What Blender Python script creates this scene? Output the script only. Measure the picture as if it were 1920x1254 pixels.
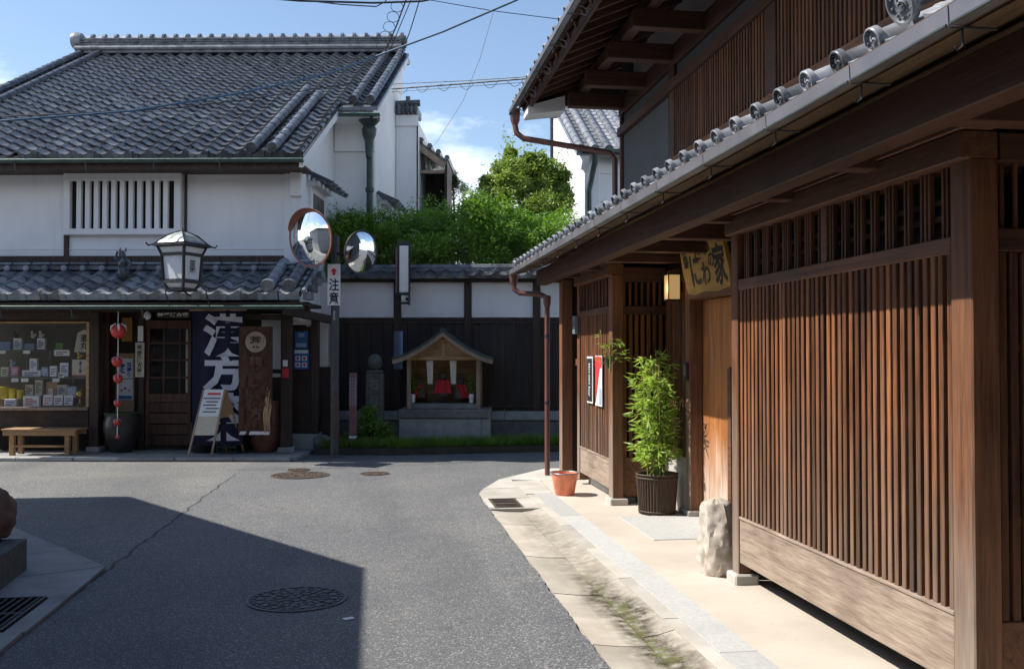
import bpy, bmesh, math, random
import numpy as np
from mathutils import Matrix, Vector, Euler
R = math.radians
for o in list(bpy.data.objects): bpy.data.objects.remove(o, do_unlink=True)
SC = bpy.context.scene; COL = SC.collection
rnd = random.Random(7); nrg = np.random.default_rng(5)

# ------------------------------------------------------------------ camera, sky, sun, exposure
CAMH, FPX, YAW, PITCH = 1.5, 1800.0, R(8.31), R(1.146)
cam = bpy.data.cameras.new('camera'); camo = bpy.data.objects.new('camera', cam); COL.objects.link(camo)
camo.location = (0, 0, CAMH); camo.rotation_euler = (R(90) + PITCH, 0, -YAW)
cam.sensor_width = 36; cam.lens = 36 * FPX / 1920; cam.clip_start = 0.05; cam.clip_end = 3000
SC.camera = camo
SUN_EL, SUN_AZ = R(49.5), R(9.5)          # the sun stands over the shop side, slightly behind its front
world = bpy.data.worlds.new('World'); SC.world = world; world.use_nodes = True
def build_world():
    nt = world.node_tree; N = nt.nodes; K = nt.links; N.clear()
    out = N.new('ShaderNodeOutputWorld'); bg = N.new('ShaderNodeBackground'); bg.inputs['Strength'].default_value = 0.125
    sky = N.new('ShaderNodeTexSky'); sky.sky_type = 'NISHITA'; sky.sun_disc = False
    sky.sun_elevation = SUN_EL; sky.sun_rotation = R(270) + SUN_AZ; sky.air_density = 1.0; sky.dust_density = 0.6; sky.ozone_density = 1.4
    tc = N.new('ShaderNodeTexCoord'); mp = N.new('ShaderNodeMapping'); mp.inputs['Scale'].default_value = (2.6, 2.6, 7.0)
    mp.inputs['Location'].default_value = (0.35, 0.2, 0.1)
    nz = N.new('ShaderNodeTexNoise'); nz.inputs['Scale'].default_value = 1.0; nz.inputs['Detail'].default_value = 8; nz.inputs['Roughness'].default_value = 0.6
    sp = N.new('ShaderNodeSeparateXYZ')
    K.new(tc.outputs['Generated'], mp.inputs['Vector']); K.new(mp.outputs[0], nz.inputs['Vector']); K.new(tc.outputs['Generated'], sp.inputs[0])
    # more cloud towards the horizon, as on a clear day with a low bank
    thr = N.new('ShaderNodeMapRange'); thr.inputs['From Min'].default_value = 0.14; thr.inputs['From Max'].default_value = 0.34
    thr.inputs['To Min'].default_value = 0.28; thr.inputs['To Max'].default_value = 0.64
    K.new(sp.outputs['Z'], thr.inputs['Value'])
    sub = N.new('ShaderNodeMath'); sub.operation = 'SUBTRACT'; K.new(nz.outputs['Fac'], sub.inputs[0]); K.new(thr.outputs[0], sub.inputs[1])
    mr = N.new('ShaderNodeMapRange'); mr.inputs['From Min'].default_value = 0.0; mr.inputs['From Max'].default_value = 0.16
    mr.inputs['To Max'].default_value = 0.85; K.new(sub.outputs[0], mr.inputs['Value'])
    mix = N.new('ShaderNodeMix'); mix.data_type = 'RGBA'; mix.inputs['B'].default_value = (9.2, 9.6, 10.2, 1)
    K.new(mr.outputs[0], mix.inputs['Factor']); K.new(sky.outputs[0], mix.inputs['A'])
    K.new(mix.outputs['Result'], bg.inputs['Color']); K.new(bg.outputs[0], out.inputs[0])
    return bg
build_world()
sl = bpy.data.lights.new('sun', 'SUN'); sl.energy = 5.0; sl.angle = R(0.5); sl.color = (1.0, 0.94, 0.85)
so = bpy.data.objects.new('sun', sl); COL.objects.link(so); so.location = (-20, 5, 25)
so.rotation_euler = Vector((math.cos(SUN_AZ)*math.cos(SUN_EL), -math.sin(SUN_AZ)*math.cos(SUN_EL), -math.sin(SUN_EL))).to_track_quat('-Z', 'Y').to_euler()
vs = SC.view_settings; vs.view_transform = 'Standard'; vs.look = 'None'; vs.exposure = 0.58; vs.gamma = 1; vs.use_curve_mapping = False

# ------------------------------------------------------------------ survey helpers (photo measurements -> metres on a known plane)
_F = Vector((math.sin(YAW)*math.cos(PITCH), math.cos(YAW)*math.cos(PITCH), math.sin(PITCH)))
_R = Vector((math.cos(YAW), -math.sin(YAW), 0)); _U = _R.cross(_F)
PHI = R(9.3); A_ = Vector((math.cos(PHI), -math.sin(PHI), 0)); B_ = Vector((math.sin(PHI), math.cos(PHI), 0))
def ray(px, py): return _F + _R*((px-960)/FPX) + _U*((627-py)/FPX)
def G(px, py, z=0.0):                     # point on the ground
    d = ray(px, py); t = (z-CAMH)/d.z; return (d.x*t, d.y*t)
def S(px, py, w):                         # (u, z) on the plane at depth w of the shop's frame
    d = ray(px, py); t = w/d.dot(B_); return d.dot(A_)*t, CAMH+d.z*t
def SU(px, w): return S(px, 663, w)[0]
def SZ(py, w, px=500): return S(px, py, w)[1]
HM2 = Matrix.Translation((0, -.43, 0)) @ Matrix.Diagonal((.9895, 1.0106, 1, 1)); HM = Matrix.Translation((0, -.33, 0)) @ Matrix.Diagonal((.9895, 1.0106, 1, 1)); PM = Matrix.Translation((0, -.24, 0)) @ Matrix.Diagonal((.9895, 1.0106, 1, 1))
FI = Matrix.Identity(4); FL = Matrix.Rotation(-PHI, 4, 'Z'); FR = FI
def frame(m):
    global FR; FR = m

# ------------------------------------------------------------------ mesh building
class MB:
    def __init__(s): s.v = []; s.f = []
    def add(s, vs_, fs):
        n = len(s.v); s.v += [tuple(p) for p in vs_]; s.f += [tuple(i+n for i in q) for q in fs]; return s
    def box(s, x0, x1, y0, y1, z0, z1, c=0.0, M=None):
        lo = (min(x0, x1), min(y0, y1), min(z0, z1)); hi = (max(x0, x1), max(y0, y1), max(z0, z1))
        c = min(c, 0.3*min(hi[i]-lo[i] for i in range(3)))
        if c <= 0:
            vv = [(x, y, z) for z in (lo[2], hi[2]) for y in (lo[1], hi[1]) for x in (lo[0], hi[0])]
            ff = [(0, 2, 3, 1), (4, 5, 7, 6), (0, 1, 5, 4), (2, 6, 7, 3), (0, 4, 6, 2), (1, 3, 7, 5)]
        else:
            vv = []; ix = {}
            for sg in [(a, b, d) for a in (0, 1) for b in (0, 1) for d in (0, 1)]:
                for ax in range(3):
                    p = [(hi[i] if sg[i] else lo[i]) + (0 if i == ax else (-c if sg[i] else c)) for i in range(3)]
                    ix[sg+(ax,)] = len(vv); vv.append(tuple(p))
            ff = []
            for ax in range(3):
                b, d = [i for i in range(3) if i != ax]
                for sa in (0, 1):
                    q = []
                    for (sb, sd) in ((0, 0), (1, 0), (1, 1), (0, 1)):
                        g = [0, 0, 0]; g[ax] = sa; g[b] = sb; g[d] = sd; q.append(ix[tuple(g)+(ax,)])
                    ff.append(tuple(q))
                for sb in (0, 1):
                    for sd in (0, 1):
                        g0 = [0, 0, 0]; g0[b] = sb; g0[d] = sd; g1 = list(g0); g1[ax] = 1
                        ff.append((ix[tuple(g0)+(b,)], ix[tuple(g1)+(b,)], ix[tuple(g1)+(d,)], ix[tuple(g0)+(d,)]))
            for sg in [(a, b, d) for a in (0, 1) for b in (0, 1) for d in (0, 1)]:
                ff.append(tuple(ix[sg+(a,)] for a in range(3)))
        if M is not None: vv = [tuple(M @ Vector(p)) for p in vv]
        return s.add(vv, ff)
    def bar(s, p0, p1, wd, ht, c=0.0, up=(0, 0, 1)):      # a squared timber from p0 to p1
        p0 = Vector(p0); p1 = Vector(p1); d = p1-p0; L = d.length; x = d/L; u = Vector(up)
        y = u.cross(x)
        if y.length < 1e-4: y = Vector((1, 0, 0)).cross(x)
        y.normalize(); z = x.cross(y)
        M = Matrix(((x.x, y.x, z.x, p0.x), (x.y, y.y, z.y, p0.y), (x.z, y.z, z.z, p0.z), (0, 0, 0, 1)))
        return s.box(0, L, -wd/2, wd/2, -ht/2, ht/2, c, M)
    def tube(s, pts, r, n=8, cap=True):
        pts = [Vector(p) for p in pts]; m = len(pts); rr = r if isinstance(r, (list, tuple)) else [r]*m
        vv = []; ff = []; prev = None
        for i, p in enumerate(pts):
            t = (pts[min(i+1, m-1)]-pts[max(i-1, 0)]).normalized()
            if prev is None:
                a = t.cross(Vector((0, 0, 1)))
                if a.length < 1e-3: a = t.cross(Vector((1, 0, 0)))
            else: a = prev - t*prev.dot(t)
            a.normalize(); prev = a; b = t.cross(a)
            for k in range(n):
                q = 2*math.pi*k/n; vv.append(tuple(p + (a*math.cos(q)+b*math.sin(q))*rr[i]))
        for i in range(m-1):
            for k in range(n):
                ff.append((i*n+k, i*n+(k+1) % n, (i+1)*n+(k+1) % n, (i+1)*n+k))
        if cap: ff.append(tuple(range(n))); ff.append(tuple((m-1)*n+k for k in range(n)))
        return s.add(vv, ff)
    def lathe(s, prof, c=(0, 0, 0), n=20, M=None, sx=1, sy=1):
        vv = []; ff = []; m = len(prof)
        for (r_, z) in prof:
            for k in range(n):
                q = 2*math.pi*k/n; vv.append(Vector((r_*math.cos(q)*sx, r_*math.sin(q)*sy, z)))
        for i in range(m-1):
            for k in range(n): ff.append((i*n+k, i*n+(k+1) % n, (i+1)*n+(k+1) % n, (i+1)*n+k))
        if prof[0][0] > 1e-4: ff.append(tuple(range(n)))
        if prof[-1][0] > 1e-4: ff.append(tuple((m-1)*n+k for k in range(n)))
        vv = [(M @ p if M is not None else p + Vector(c)) for p in vv]
        return s.add(vv, ff)
    def prism(s, poly, f0, f1):           # poly of 2-D points; f0,f1 map them to the two end faces
        n = len(poly); vv = [f0(*p) for p in poly] + [f1(*p) for p in poly]
        ff = [tuple(range(n)), tuple(range(2*n-1, n-1, -1))] + [(i, (i+1) % n, n+(i+1) % n, n+i) for i in range(n)]
        return s.add(vv, ff)
    def slab(s, poly, z0, z1): return s.prism(poly, lambda x, y: (x, y, z0), lambda x, y: (x, y, z1))
    def blob(s, c, rad, n=10, m=7, noise=0.15, seed=1):
        g = random.Random(seed); vv = []; ff = []
        ph = [g.uniform(0, 6) for _ in range(6)]
        for i in range(m+1):
            th = math.pi*i/m
            for k in range(n):
                q = 2*math.pi*k/n
                d = 1+noise*(math.sin(2*q+ph[0]+th*2)+.7*math.sin(3*q+ph[1]-2*th)+.5*math.sin(5*q+ph[2]+3*th))*.6
                vv.append((c[0]+rad[0]*d*math.sin(th)*math.cos(q), c[1]+rad[1]*d*math.sin(th)*math.sin(q), c[2]+rad[2]*math.cos(th)*(1+.3*noise*math.sin(3*q+ph[3]))))
        for i in range(m):
            for k in range(n): ff.append((i*n+k, i*n+(k+1) % n, (i+1)*n+(k+1) % n, (i+1)*n+k))
        return s.add(vv, ff)
    def mesh(s, name, mat, smooth=False, recalc=True, T=None):
        me = bpy.data.meshes.new(name)
        vv = s.v if T is None else [tuple(T @ Vector(p)) for p in s.v]
        me.from_pydata(vv, [], s.f)
        if recalc:
            bm = bmesh.new(); bm.from_mesh(me)
            if smooth: bmesh.ops.remove_doubles(bm, verts=bm.verts, dist=1e-5)
            bmesh.ops.recalc_face_normals(bm, faces=bm.faces); bm.to_mesh(me); bm.free()
        if smooth:
            me.polygons.foreach_set('use_smooth', [True]*len(me.polygons)); me.set_sharp_from_angle(angle=R(38))
        me.materials.append(mat); me.update(); return me
PW = {}
def props(o, label=None, cat=None, group=None, kind=None):
    for k, v in (('label', label), ('category', cat), ('group', group), ('kind', kind)):
        if v: o[k] = v
    return o
def link(name, me, Mw, parent=None, **kw):
    o = bpy.data.objects.new(name, me); COL.objects.link(o); PW[o.name] = Mw
    if parent is not None:
        o.parent = parent; o.matrix_parent_inverse = PW[parent.name].inverted()
    o.matrix_basis = Mw
    return props(o, **kw)
def mk(name, mb, mat, parent=None, smooth=False, recalc=True, label=None, cat=None, group=None, kind=None):
    # origin at the base of a top-level thing
    vs_ = mb.v
    if parent is None and vs_:
        xs = [p[0] for p in vs_]; ys = [p[1] for p in vs_]; zs = [p[2] for p in vs_]
        org = Vector(((min(xs)+max(xs))/2, (min(ys)+max(ys))/2, min(zs)))
        me = mb.mesh(name, mat, smooth, recalc, Matrix.Translation(-org)); Mw = FR @ Matrix.Translation(org)
    else:
        me = mb.mesh(name, mat, smooth, recalc); Mw = FR.copy()
    return link(name, me, Mw, parent, label=label, cat=cat, group=group, kind=kind)
def thing(name, label, cat, loc, group=None):
    o = bpy.data.objects.new(name, None); COL.objects.link(o); o.empty_display_size = 0.2
    M = FR @ Matrix.Translation(Vector(loc)); PW[o.name] = M; o.matrix_basis = M
    return props(o, label, cat, group)
def bx(name, mat, parent, *a, c=0.004, **kw): return mk(name, MB().box(*a, c=c), mat, parent, **kw)
def inst(name, me, M, parent=None, **kw): return link(name, me, FR @ M, parent, **kw)
TR = Matrix.Translation
def glyphs(body, bold=0.0, spacing=1.0, line=1.0, shear=0.0):
    cu = bpy.data.curves.new('lettering', 'FONT'); cu.body = body; cu.size = 1; cu.offset = bold; cu.space_character = spacing; cu.space_line = line
    cu.shear = shear; cu.resolution_u = 2
    cu.align_x = 'CENTER'
    ob = bpy.data.objects.new('lettering', cu); COL.objects.link(ob)
    me = bpy.data.meshes.new_from_object(ob.evaluated_get(bpy.context.evaluated_depsgraph_get()))
    bpy.data.objects.remove(ob); bpy.data.curves.remove(cu)
    return me
def text(body, mat, parent, M, w, h, name='lettering', bold=0.0, line=0.95, stretch=True, warp=None):
    # lettering fitted into a w x h rectangle centred on M's origin, in M's xy plane
    me = glyphs(body, bold, line=line)
    n = len(me.vertices); co = np.empty(n*3, np.float32); me.vertices.foreach_get('co', co); co = co.reshape(-1, 3)
    lo = co.min(0); hi = co.max(0); ext = np.maximum(hi-lo, 1e-5); co -= (lo+hi)/2
    s = np.array([w/ext[0], h/ext[1], 1]); 
    if not stretch: s[:2] = min(s[0], s[1])
    co *= s
    if warp: co = warp(co)
    me.vertices.foreach_set('co', co.astype(np.float32).ravel()); me.materials.clear(); me.materials.append(mat); me.update()
    return inst(name, me, M, parent)
def face_w(u, w, z): # a plane facing the viewer in the shop frame (x->u, y->z, normal -> -w)
    return Matrix(((1, 0, 0, u), (0, 0, -1, w), (0, 1, 0, z), (0, 0, 0, 1)))
def face_x(x, y, z): # facing -X: text x -> -Y
    return Matrix(((0, 0, -1, x), (-1, 0, 0, y), (0, 1, 0, z), (0, 0, 0, 1)))

# ------------------------------------------------------------------ materials
class NT:
    def __init__(s, name):
        s.m = bpy.data.materials.new(name); s.m.use_nodes = True; s.t = s.m.node_tree; s.b = s.t.nodes['Principled BSDF']
    def n(s, typ, **kw):
        o = s.t.nodes.new('ShaderNode'+typ)
        for k, v in kw.items():
            if k in o.inputs: o.inputs[k].default_value = v
            else: setattr(o, k, v)
        return o
    def l(s, a, b): s.t.links.new(a, b)
    def pos(s, scale=(1, 1, 1), jitter=False, rot=(0, 0, 0)):
        g = s.n('NewGeometry'); v = g.outputs['Position']
        if jitter:
            oi = s.n('ObjectInfo'); ad = s.n('VectorMath', operation='MULTIPLY_ADD'); cb = s.n('CombineXYZ')
            for i in range(3): s.l(oi.outputs['Random'], cb.inputs[i])
            s.l(cb.outputs[0], ad.inputs[0]); ad.inputs[1].default_value = (17, 23, 31); s.l(v, ad.inputs[2]); v = ad.outputs[0]
        mp = s.n('Mapping', Scale=scale, Rotation=rot); s.l(v, mp.inputs['Vector']); return mp.outputs[0]
    def noise(s, v, scale=1, detail=4, rough=.55):
        o = s.n('TexNoise', Scale=scale, Detail=detail, Roughness=rough); s.l(v, o.inputs['Vector']); return o.outputs['Fac']
    def ramp(s, f, stops):
        o = s.n('ValToRGB'); e = o.color_ramp.elements
        while len(e) < len(stops): e.new(0.5)
        for i, (p, c) in enumerate(stops):
            e[i].position = p; e[i].color = (c, c, c, 1) if isinstance(c, (int, float)) else (*c, 1)
        s.l(f, o.inputs[0]); return o.outputs[0]
    def mix(s, a, b, f, mode='MIX'):
        o = s.n('Mix', data_type='RGBA', blend_type=mode)
        for x, k in ((a, 'A'), (b, 'B')):
            if isinstance(x, tuple): o.inputs[k].default_value = (*x, 1)
            else: s.l(x, o.inputs[k])
        if isinstance(f, (int, float)): o.inputs['Factor'].default_value = f
        else: s.l(f, o.inputs['Factor'])
        return o.outputs['Result']
    def mr(s, v, a, b, c=0, d=1):
        o = s.n('MapRange'); s.l(v, o.inputs[0])
        for i, x in enumerate((a, b, c, d)): o.inputs[i+1].default_value = x
        return o.outputs[0]
    def math(s, op, a, b):
        o = s.n('Math', operation=op)
        for i, x in enumerate((a, b)):
            if isinstance(x, (int, float)): o.inputs[i].default_value = x
            else: s.l(x, o.inputs[i])
        return o.outputs[0]
    def randval(s, c, lo, hi):
        oi = s.n('ObjectInfo'); h = s.n('HueSaturation'); s.l(s.mr(oi.outputs['Random'], 0, 1, lo, hi), h.inputs['Value']); s.l(c, h.inputs['Color']); return h.outputs[0]
    def done(s, col, rough=.6, bump=None, bs=.3, bd=.01, metal=0, spec=.5):
        if isinstance(col, tuple): s.b.inputs['Base Color'].default_value = (*col, 1)
        else: s.l(col, s.b.inputs['Base Color'])
        if isinstance(rough, (int, float)): s.b.inputs['Roughness'].default_value = rough
        else: s.l(rough, s.b.inputs['Roughness'])
        s.b.inputs['Metallic'].default_value = metal; s.b.inputs['Specular IOR Level'].default_value = spec
        if bump is not None:
            b = s.n('Bump', Strength=bs, Distance=bd); s.l(bump, b.inputs['Height']); s.l(b.outputs[0], s.b.inputs['Normal'])
        return s.m
def plain(name, c, rough=.6, var=.15, scale=9, metal=0, rv=0.0, bs=.12, spec=.5, fine=90):
    t = NT(name); v = t.pos(); f = t.noise(v, scale, 5); k = tuple(x*(1-var) for x in c); h = tuple(min(1, x*(1+var)) for x in c)
    col = t.ramp(f, [(.3, k), (.7, h)])
    if rv: col = t.randval(col, 1-rv, 1+rv)
    fn = t.noise(v, fine, 3)
    r_ = t.mr(f, .3, .7, max(.05, rough-.08), min(1, rough+.08))
    return t.done(col, r_, fn, bs, .004, metal, spec)
def wood(name, dark, light, axis='z', rough=.62, rv=.22, weather=None, bs=.35, across=26, along=1.3, local=False):
    t = NT(name); sc = {'x': (along, across, across), 'y': (across, along, across), 'z': (across, across, along)}[axis]
    v = t.pos(sc, jitter=True); f = t.noise(v, 1, 7, .65); fine = t.noise(t.pos(tuple(3.4*x for x in sc), True), 1, 4)
    fg = t.math('ADD', t.math('MULTIPLY', f, .6), t.math('MULTIPLY', fine, .4))
    col = t.ramp(fg, [(.33, tuple(.7*x for x in dark)), (.47, tuple((a*1.2+b*.8)/2 for a, b in zip(dark, light))), (.66, light)])
    pat = t.noise(t.pos((1, 1, 1), True), 1.7, 4)
    col = t.mix(col, tuple(x*.55 for x in dark), t.mr(pat, .52, .75, 0, .6))
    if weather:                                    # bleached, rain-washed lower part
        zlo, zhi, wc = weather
        g = t.n('NewGeometry'); sp = t.n('SeparateXYZ'); t.l(g.outputs['Position'], sp.inputs[0]); nx = t.n('SeparateXYZ'); t.l(g.outputs['True Normal'], nx.inputs[0])   # full on faces turned to the street, faint on the others
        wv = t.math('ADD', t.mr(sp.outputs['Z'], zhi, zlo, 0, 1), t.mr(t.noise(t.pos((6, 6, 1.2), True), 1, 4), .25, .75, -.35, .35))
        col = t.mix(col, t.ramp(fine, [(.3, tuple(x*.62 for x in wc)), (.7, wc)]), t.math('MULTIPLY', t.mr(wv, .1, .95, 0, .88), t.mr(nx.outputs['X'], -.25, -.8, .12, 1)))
    if rv: col = t.randval(col, 1-rv, 1+rv)
    h = t.math('ADD', f, t.math('MULTIPLY', fine, .5))
    return t.done(col, t.mr(fine, .3, .7, rough-.1, rough+.14), h, bs, .004, spec=.35)
M = {}
def mats():
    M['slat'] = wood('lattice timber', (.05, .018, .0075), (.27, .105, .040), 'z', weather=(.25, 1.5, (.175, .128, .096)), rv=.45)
    M['board'] = wood('pale board', (.19, .14, .105), (.42, .335, .265), 'y', rv=.05, across=34, along=2.2, bs=.7)
    M['post'] = wood('weathered post', (.085, .034, .016), (.25, .108, .05), 'z', weather=(.1, 1.45, (.33, .275, .225)), rv=.1)  # brown post timber, bleached paler towards the foot
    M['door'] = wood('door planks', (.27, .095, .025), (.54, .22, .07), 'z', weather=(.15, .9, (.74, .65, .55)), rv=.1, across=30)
    M['rail'] = wood('rail timber', (.075, .032, .017), (.20, .092, .05), 'y', rv=.12)
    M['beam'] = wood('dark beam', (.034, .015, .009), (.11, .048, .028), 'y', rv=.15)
    M['arm'] = wood('dark arm', (.04, .018, .011), (.125, .055, .033), 'x', rv=.15)
    M['soffit'] = wood('eave board', (.05, .032, .018), (.14, .085, .045), 'y', rv=.15, across=16)
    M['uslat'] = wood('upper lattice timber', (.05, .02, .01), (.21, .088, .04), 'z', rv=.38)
    M['sill'] = wood('upper sill', (.085, .035, .016), (.25, .115, .05), 'y', rv=.1)
    M['old'] = wood('old black timber', (.026, .017, .013), (.08, .052, .041), 'z', rv=.15)
    M['oldx'] = wood('old black timber across', (.026, .017, .013), (.08, .052, .041), 'x', rv=.15)
    M['fence'] = wood('charred boards', (.019, .015, .0135), (.05, .04, .036), 'z', rv=.18, across=14)
    M['olddoor'] = wood('old door', (.05, .024, .015), (.15, .075, .048), 'z', rv=.15)
    M['shrine'] = wood('shrine timber', (.27, .16, .075), (.54, .35, .18), 'x', rv=.12)
    M['shrinepost'] = wood('grey shrine timber', (.22, .16, .115), (.42, .32, .24), 'z', rv=.1)
    M['bench'] = wood('bench timber', (.22, .12, .055), (.46, .29, .15), 'x', rv=.15)
    M['carved'] = wood('carved trunk board', (.022, .010, .006), (.13, .055, .027), 'z', rv=0, across=20, along=4, bs=1.0)
    M['signwood'] = wood('honey signboard', (.34, .19, .05), (.56, .36, .11), 'y', rv=0)
    def plaster(name, c, st):
        t = NT(name); v = t.pos(); f = t.noise(v, 1.3, 6); st_ = t.noise(t.pos((5, 5, .5)), 1, 5)
        col = t.ramp(f, [(.3, tuple(x*.9 for x in c)), (.65, c)])
        col = t.mix(col, tuple(x*.72 for x in c), t.mr(st_, .55, .85, 0, st))
        return t.done(col, .85, t.noise(v, 45, 4), .08, .004, spec=.25)
    M['plaster'] = plaster('white lime plaster', (.83, .84, .86), .55)
    M['plaster_old'] = plaster('stained white plaster', (.74, .73, .71), .9)
    M['plaster_black'] = plaster('black plaster', (.09, .095, .10), .5)
    M['plaster_house'] = plaster('grey render', (.5, .48, .45), .5)
    def tile(name, a, b, rough):
        t = NT(name); v = t.pos(); f = t.noise(v, 7, 5); fine = t.noise(v, 60, 3)
        col = t.ramp(f, [(.28, a), (.72, b)]); col = t.randval(col, .55, 1.5)
        col = t.mix(col, tuple(x*.5 for x in a), t.mr(t.noise(v, 2.2, 5), .55, .8, 0, .5))
        return t.done(col, t.mr(f, .3, .7, rough-.1, rough+.12), fine, .15, .003, spec=.5)
    M['tile'] = tile('smoked roof tile', (.035, .039, .047), (.15, .162, .178), .3)
    M['tile_silver'] = tile('silver roof tile', (.15, .16, .18), (.29, .305, .33), .36)
    def asphalt():
        t = NT('asphalt'); v = t.pos(); g = t.noise(v, 105, 4, .7); big = t.noise(v, .7, 5); mid = t.noise(v, 6, 4)
        vo = t.n('TexVoronoi', Scale=120.0); t.l(v, vo.inputs['Vector'])
        col = t.ramp(g, [(.30, (.042, .045, .05)), (.5, (.108, .112, .118)), (.70, (.25, .252, .255))])
        sp = t.n('SeparateColor'); t.l(vo.outputs['Color'], sp.inputs[0])
        col = t.mix(col, (.40, .39, .37), t.mr(sp.outputs[0], .86, .93, 0, .55))
        col = t.mix(col, (.05, .052, .056), t.mr(sp.outputs[1], .8, .95, 0, .6))
        col = t.mix(col, (1.25, 1.22, 1.15), t.mr(big, .42, .66, 0, .8), 'MULTIPLY')
        col = t.mix(col, (.8, .8, .82), t.mr(mid, .5, .7, 0, .5), 'MULTIPLY')
        lane = t.noise(t.pos((.9, .16, 1)), 1, 4); col = t.mix(col, (.74, .75, .78), t.mr(lane, .5, .66, 0, .8), 'MULTIPLY'); col = t.mix(col, (.6, .6, .62), t.mr(t.noise(v, 1.9, 5, .7), .63, .70, 0, .55), 'MULTIPLY')
        # older, paler surfacing beyond a resurfacing seam
        a = Vector(G(208, 1062)).to_3d(); b = Vector(G(452, 880)).to_3d(); d = (b-a).normalized(); nrm = Vector((-d.y, d.x, 0))
        gp = t.n('NewGeometry'); dt = t.n('VectorMath', operation='DOT_PRODUCT'); t.l(gp.outputs['Position'], dt.inputs[0]); dt.inputs[1].default_value = nrm
        wob = t.math('ADD', t.math('SUBTRACT', dt.outputs['Value'], a.dot(nrm)), t.mr(t.noise(v, 3, 4), 0, 1, -.07, .07))
        sy = t.n('SeparateXYZ'); t.l(gp.outputs['Position'], sy.inputs[0])
        col = t.mix(col, (1.16, 1.15, 1.09), t.mr(wob, -.01, .03), 'MULTIPLY')
        seam = t.math('MULTIPLY', t.mr(t.math('ABSOLUTE', wob, 0), .007, .015, 1, 0), t.mr(sy.outputs['Y'], 12.6, 12.0, 0, 1))
        col = t.mix(col, (.025, .025, .028), t.math('MULTIPLY', seam, .85))
        crk = t.n('TexVoronoi', feature='DISTANCE_TO_EDGE', Scale=.33); t.l(t.pos((1, 1, 1)), crk.inputs['Vector'])
        wv = t.n('VectorMath', operation='MULTIPLY_ADD'); nz = t.n('TexNoise', Scale=3.5, Detail=6.0); t.l(v, nz.inputs['Vector']); t.l(nz.outputs['Color'], wv.inputs[0]); wv.inputs[1].default_value = (.55,)*3; t.l(v, wv.inputs[2]); t.l(wv.outputs[0], crk.inputs['Vector'])
        col = t.mix(col, (.03, .03, .033), t.math('MULTIPLY', t.mr(crk.outputs['Distance'], .002, .006, .5, 0), t.mr(big, .60, .66)))
        return t.done(col, .82, g, .55, .006, spec=.35)
    M['asphalt'] = asphalt()
    def paving(name, a, b, sc, rv, stain, moss=False):
        t = NT(name); v = t.pos(); f = t.noise(v, sc, 6, .6); fine = t.noise(v, 130, 3)
        col = t.mix(t.ramp(f, [(.28, a), (.72, b)]), (.45, .44, .42), t.mr(fine, .55, .75, 0, .25))
        col = t.mix(col, tuple(x*.55 for x in a), t.mr(t.noise(v, 1.1, 6), .52, .78, 0, stain))
        if not moss and name == 'tamped earth':
            sp_ = t.noise(v, 38, 3, .7); col = t.mix(col, (.34, .27, .18), t.mr(sp_, .64, .70, 0, .55)); col = t.mix(col, (.42, .35, .25), t.mr(t.noise(v, 5.5, 6, .7), .56, .72, 0, .35))
        if moss:
            gp = t.n('NewGeometry'); sx = t.n('SeparateXYZ'); t.l(gp.outputs['Position'], sx.inputs[0])
            d = t.math('ABSOLUTE', t.math('SUBTRACT', t.math('ADD', sx.outputs['X'], t.mr(t.noise(v, 2.2, 4), 0, 1, -.13, .13)), 1.43), 0)
            along = t.math('MULTIPLY', t.mr(sx.outputs['Y'], 6.9, 5.3), t.mr(sx.outputs['Y'], 2.4, 3.2))
            wet = t.math('MULTIPLY', t.mr(d, .20, .06), t.mr(along, 0, .6))
            wet2 = t.math('MULTIPLY', t.mr(d, .26, .08), t.mr(sx.outputs['Y'], 10.5, 8.0, .25, .55))
            col = t.mix(col, (.055, .046, .033), t.math('MULTIPLY', t.math('MAXIMUM', wet, t.math('MULTIPLY', wet2, .8)), t.mr(t.noise(v, 13, 7, .7), .36, .58, .3, 1.0)))
            ms = t.math('MULTIPLY', t.math('MULTIPLY', t.mr(d, .06, .015), along), t.mr(t.noise(v, 22, 5), .4, .55))
            col = t.mix(col, (.11, .125, .03), t.math('MULTIPLY', ms, .8))
        if rv: col = t.randval(col, 1-rv, 1+rv)
        return t.done(col, .86, fine, .3, .004, spec=.3)
    M['channel'] = paving('channel slab', (.36, .32, .26), (.52, .48, .41), 3, .12, .45, True)
    M['granite'] = paving('granite', (.36, .365, .355), (.47, .475, .46), 45, .1, .3)
    M['concrete'] = paving('concrete', (.36, .34, .30), (.54, .51, .46), 2.4, .12, .5)
    M['sand'] = paving('tamped earth', (.44, .392, .33), (.545, .49, .42), 1.8, 0, .25)
    M['darkpave'] = paving('dark slab', (.20, .20, .195), (.31, .305, .295), 4, .15, .5)
    M['stone'] = paving('weathered stone', (.13, .13, .125), (.27, .27, .26), 8, .12, .6)
    M['plinth'] = paving('cut plinth stone', (.27, .28, .29), (.42, .43, .44), 7, .1, .5)
    M['rock'] = paving('pale rock', (.34, .28, .21), (.76, .72, .66), 12, 0, .85)
    M['earth'] = paving('verge soil', (.045, .038, .028), (.10, .085, .06), 6, 0, .5)
    M['steel'] = plain('gutter steel', (.21, .20, .215), .4, .15, 5, .5)
    M['verdigris'] = plain('weathered copper', (.05, .075, .07), .5, .35, 8, .3)
    M['brownpipe'] = plain('brown pipe', (.13, .055, .045), .45, .15, 6)
    M['iron'] = plain('dark iron', (.045, .045, .048), .5, .25, 14, .5)
    M['iron_relief'] = plain('cover iron', (.12, .12, .125), .5, .3, 30, .4)
    M['rustiron'] = plain('rusty iron', (.085, .062, .048), .75, .4, 18, .1)
    M['pole'] = plain('weathered pole', (.06, .065, .07), .6, .3, 10)
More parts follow.
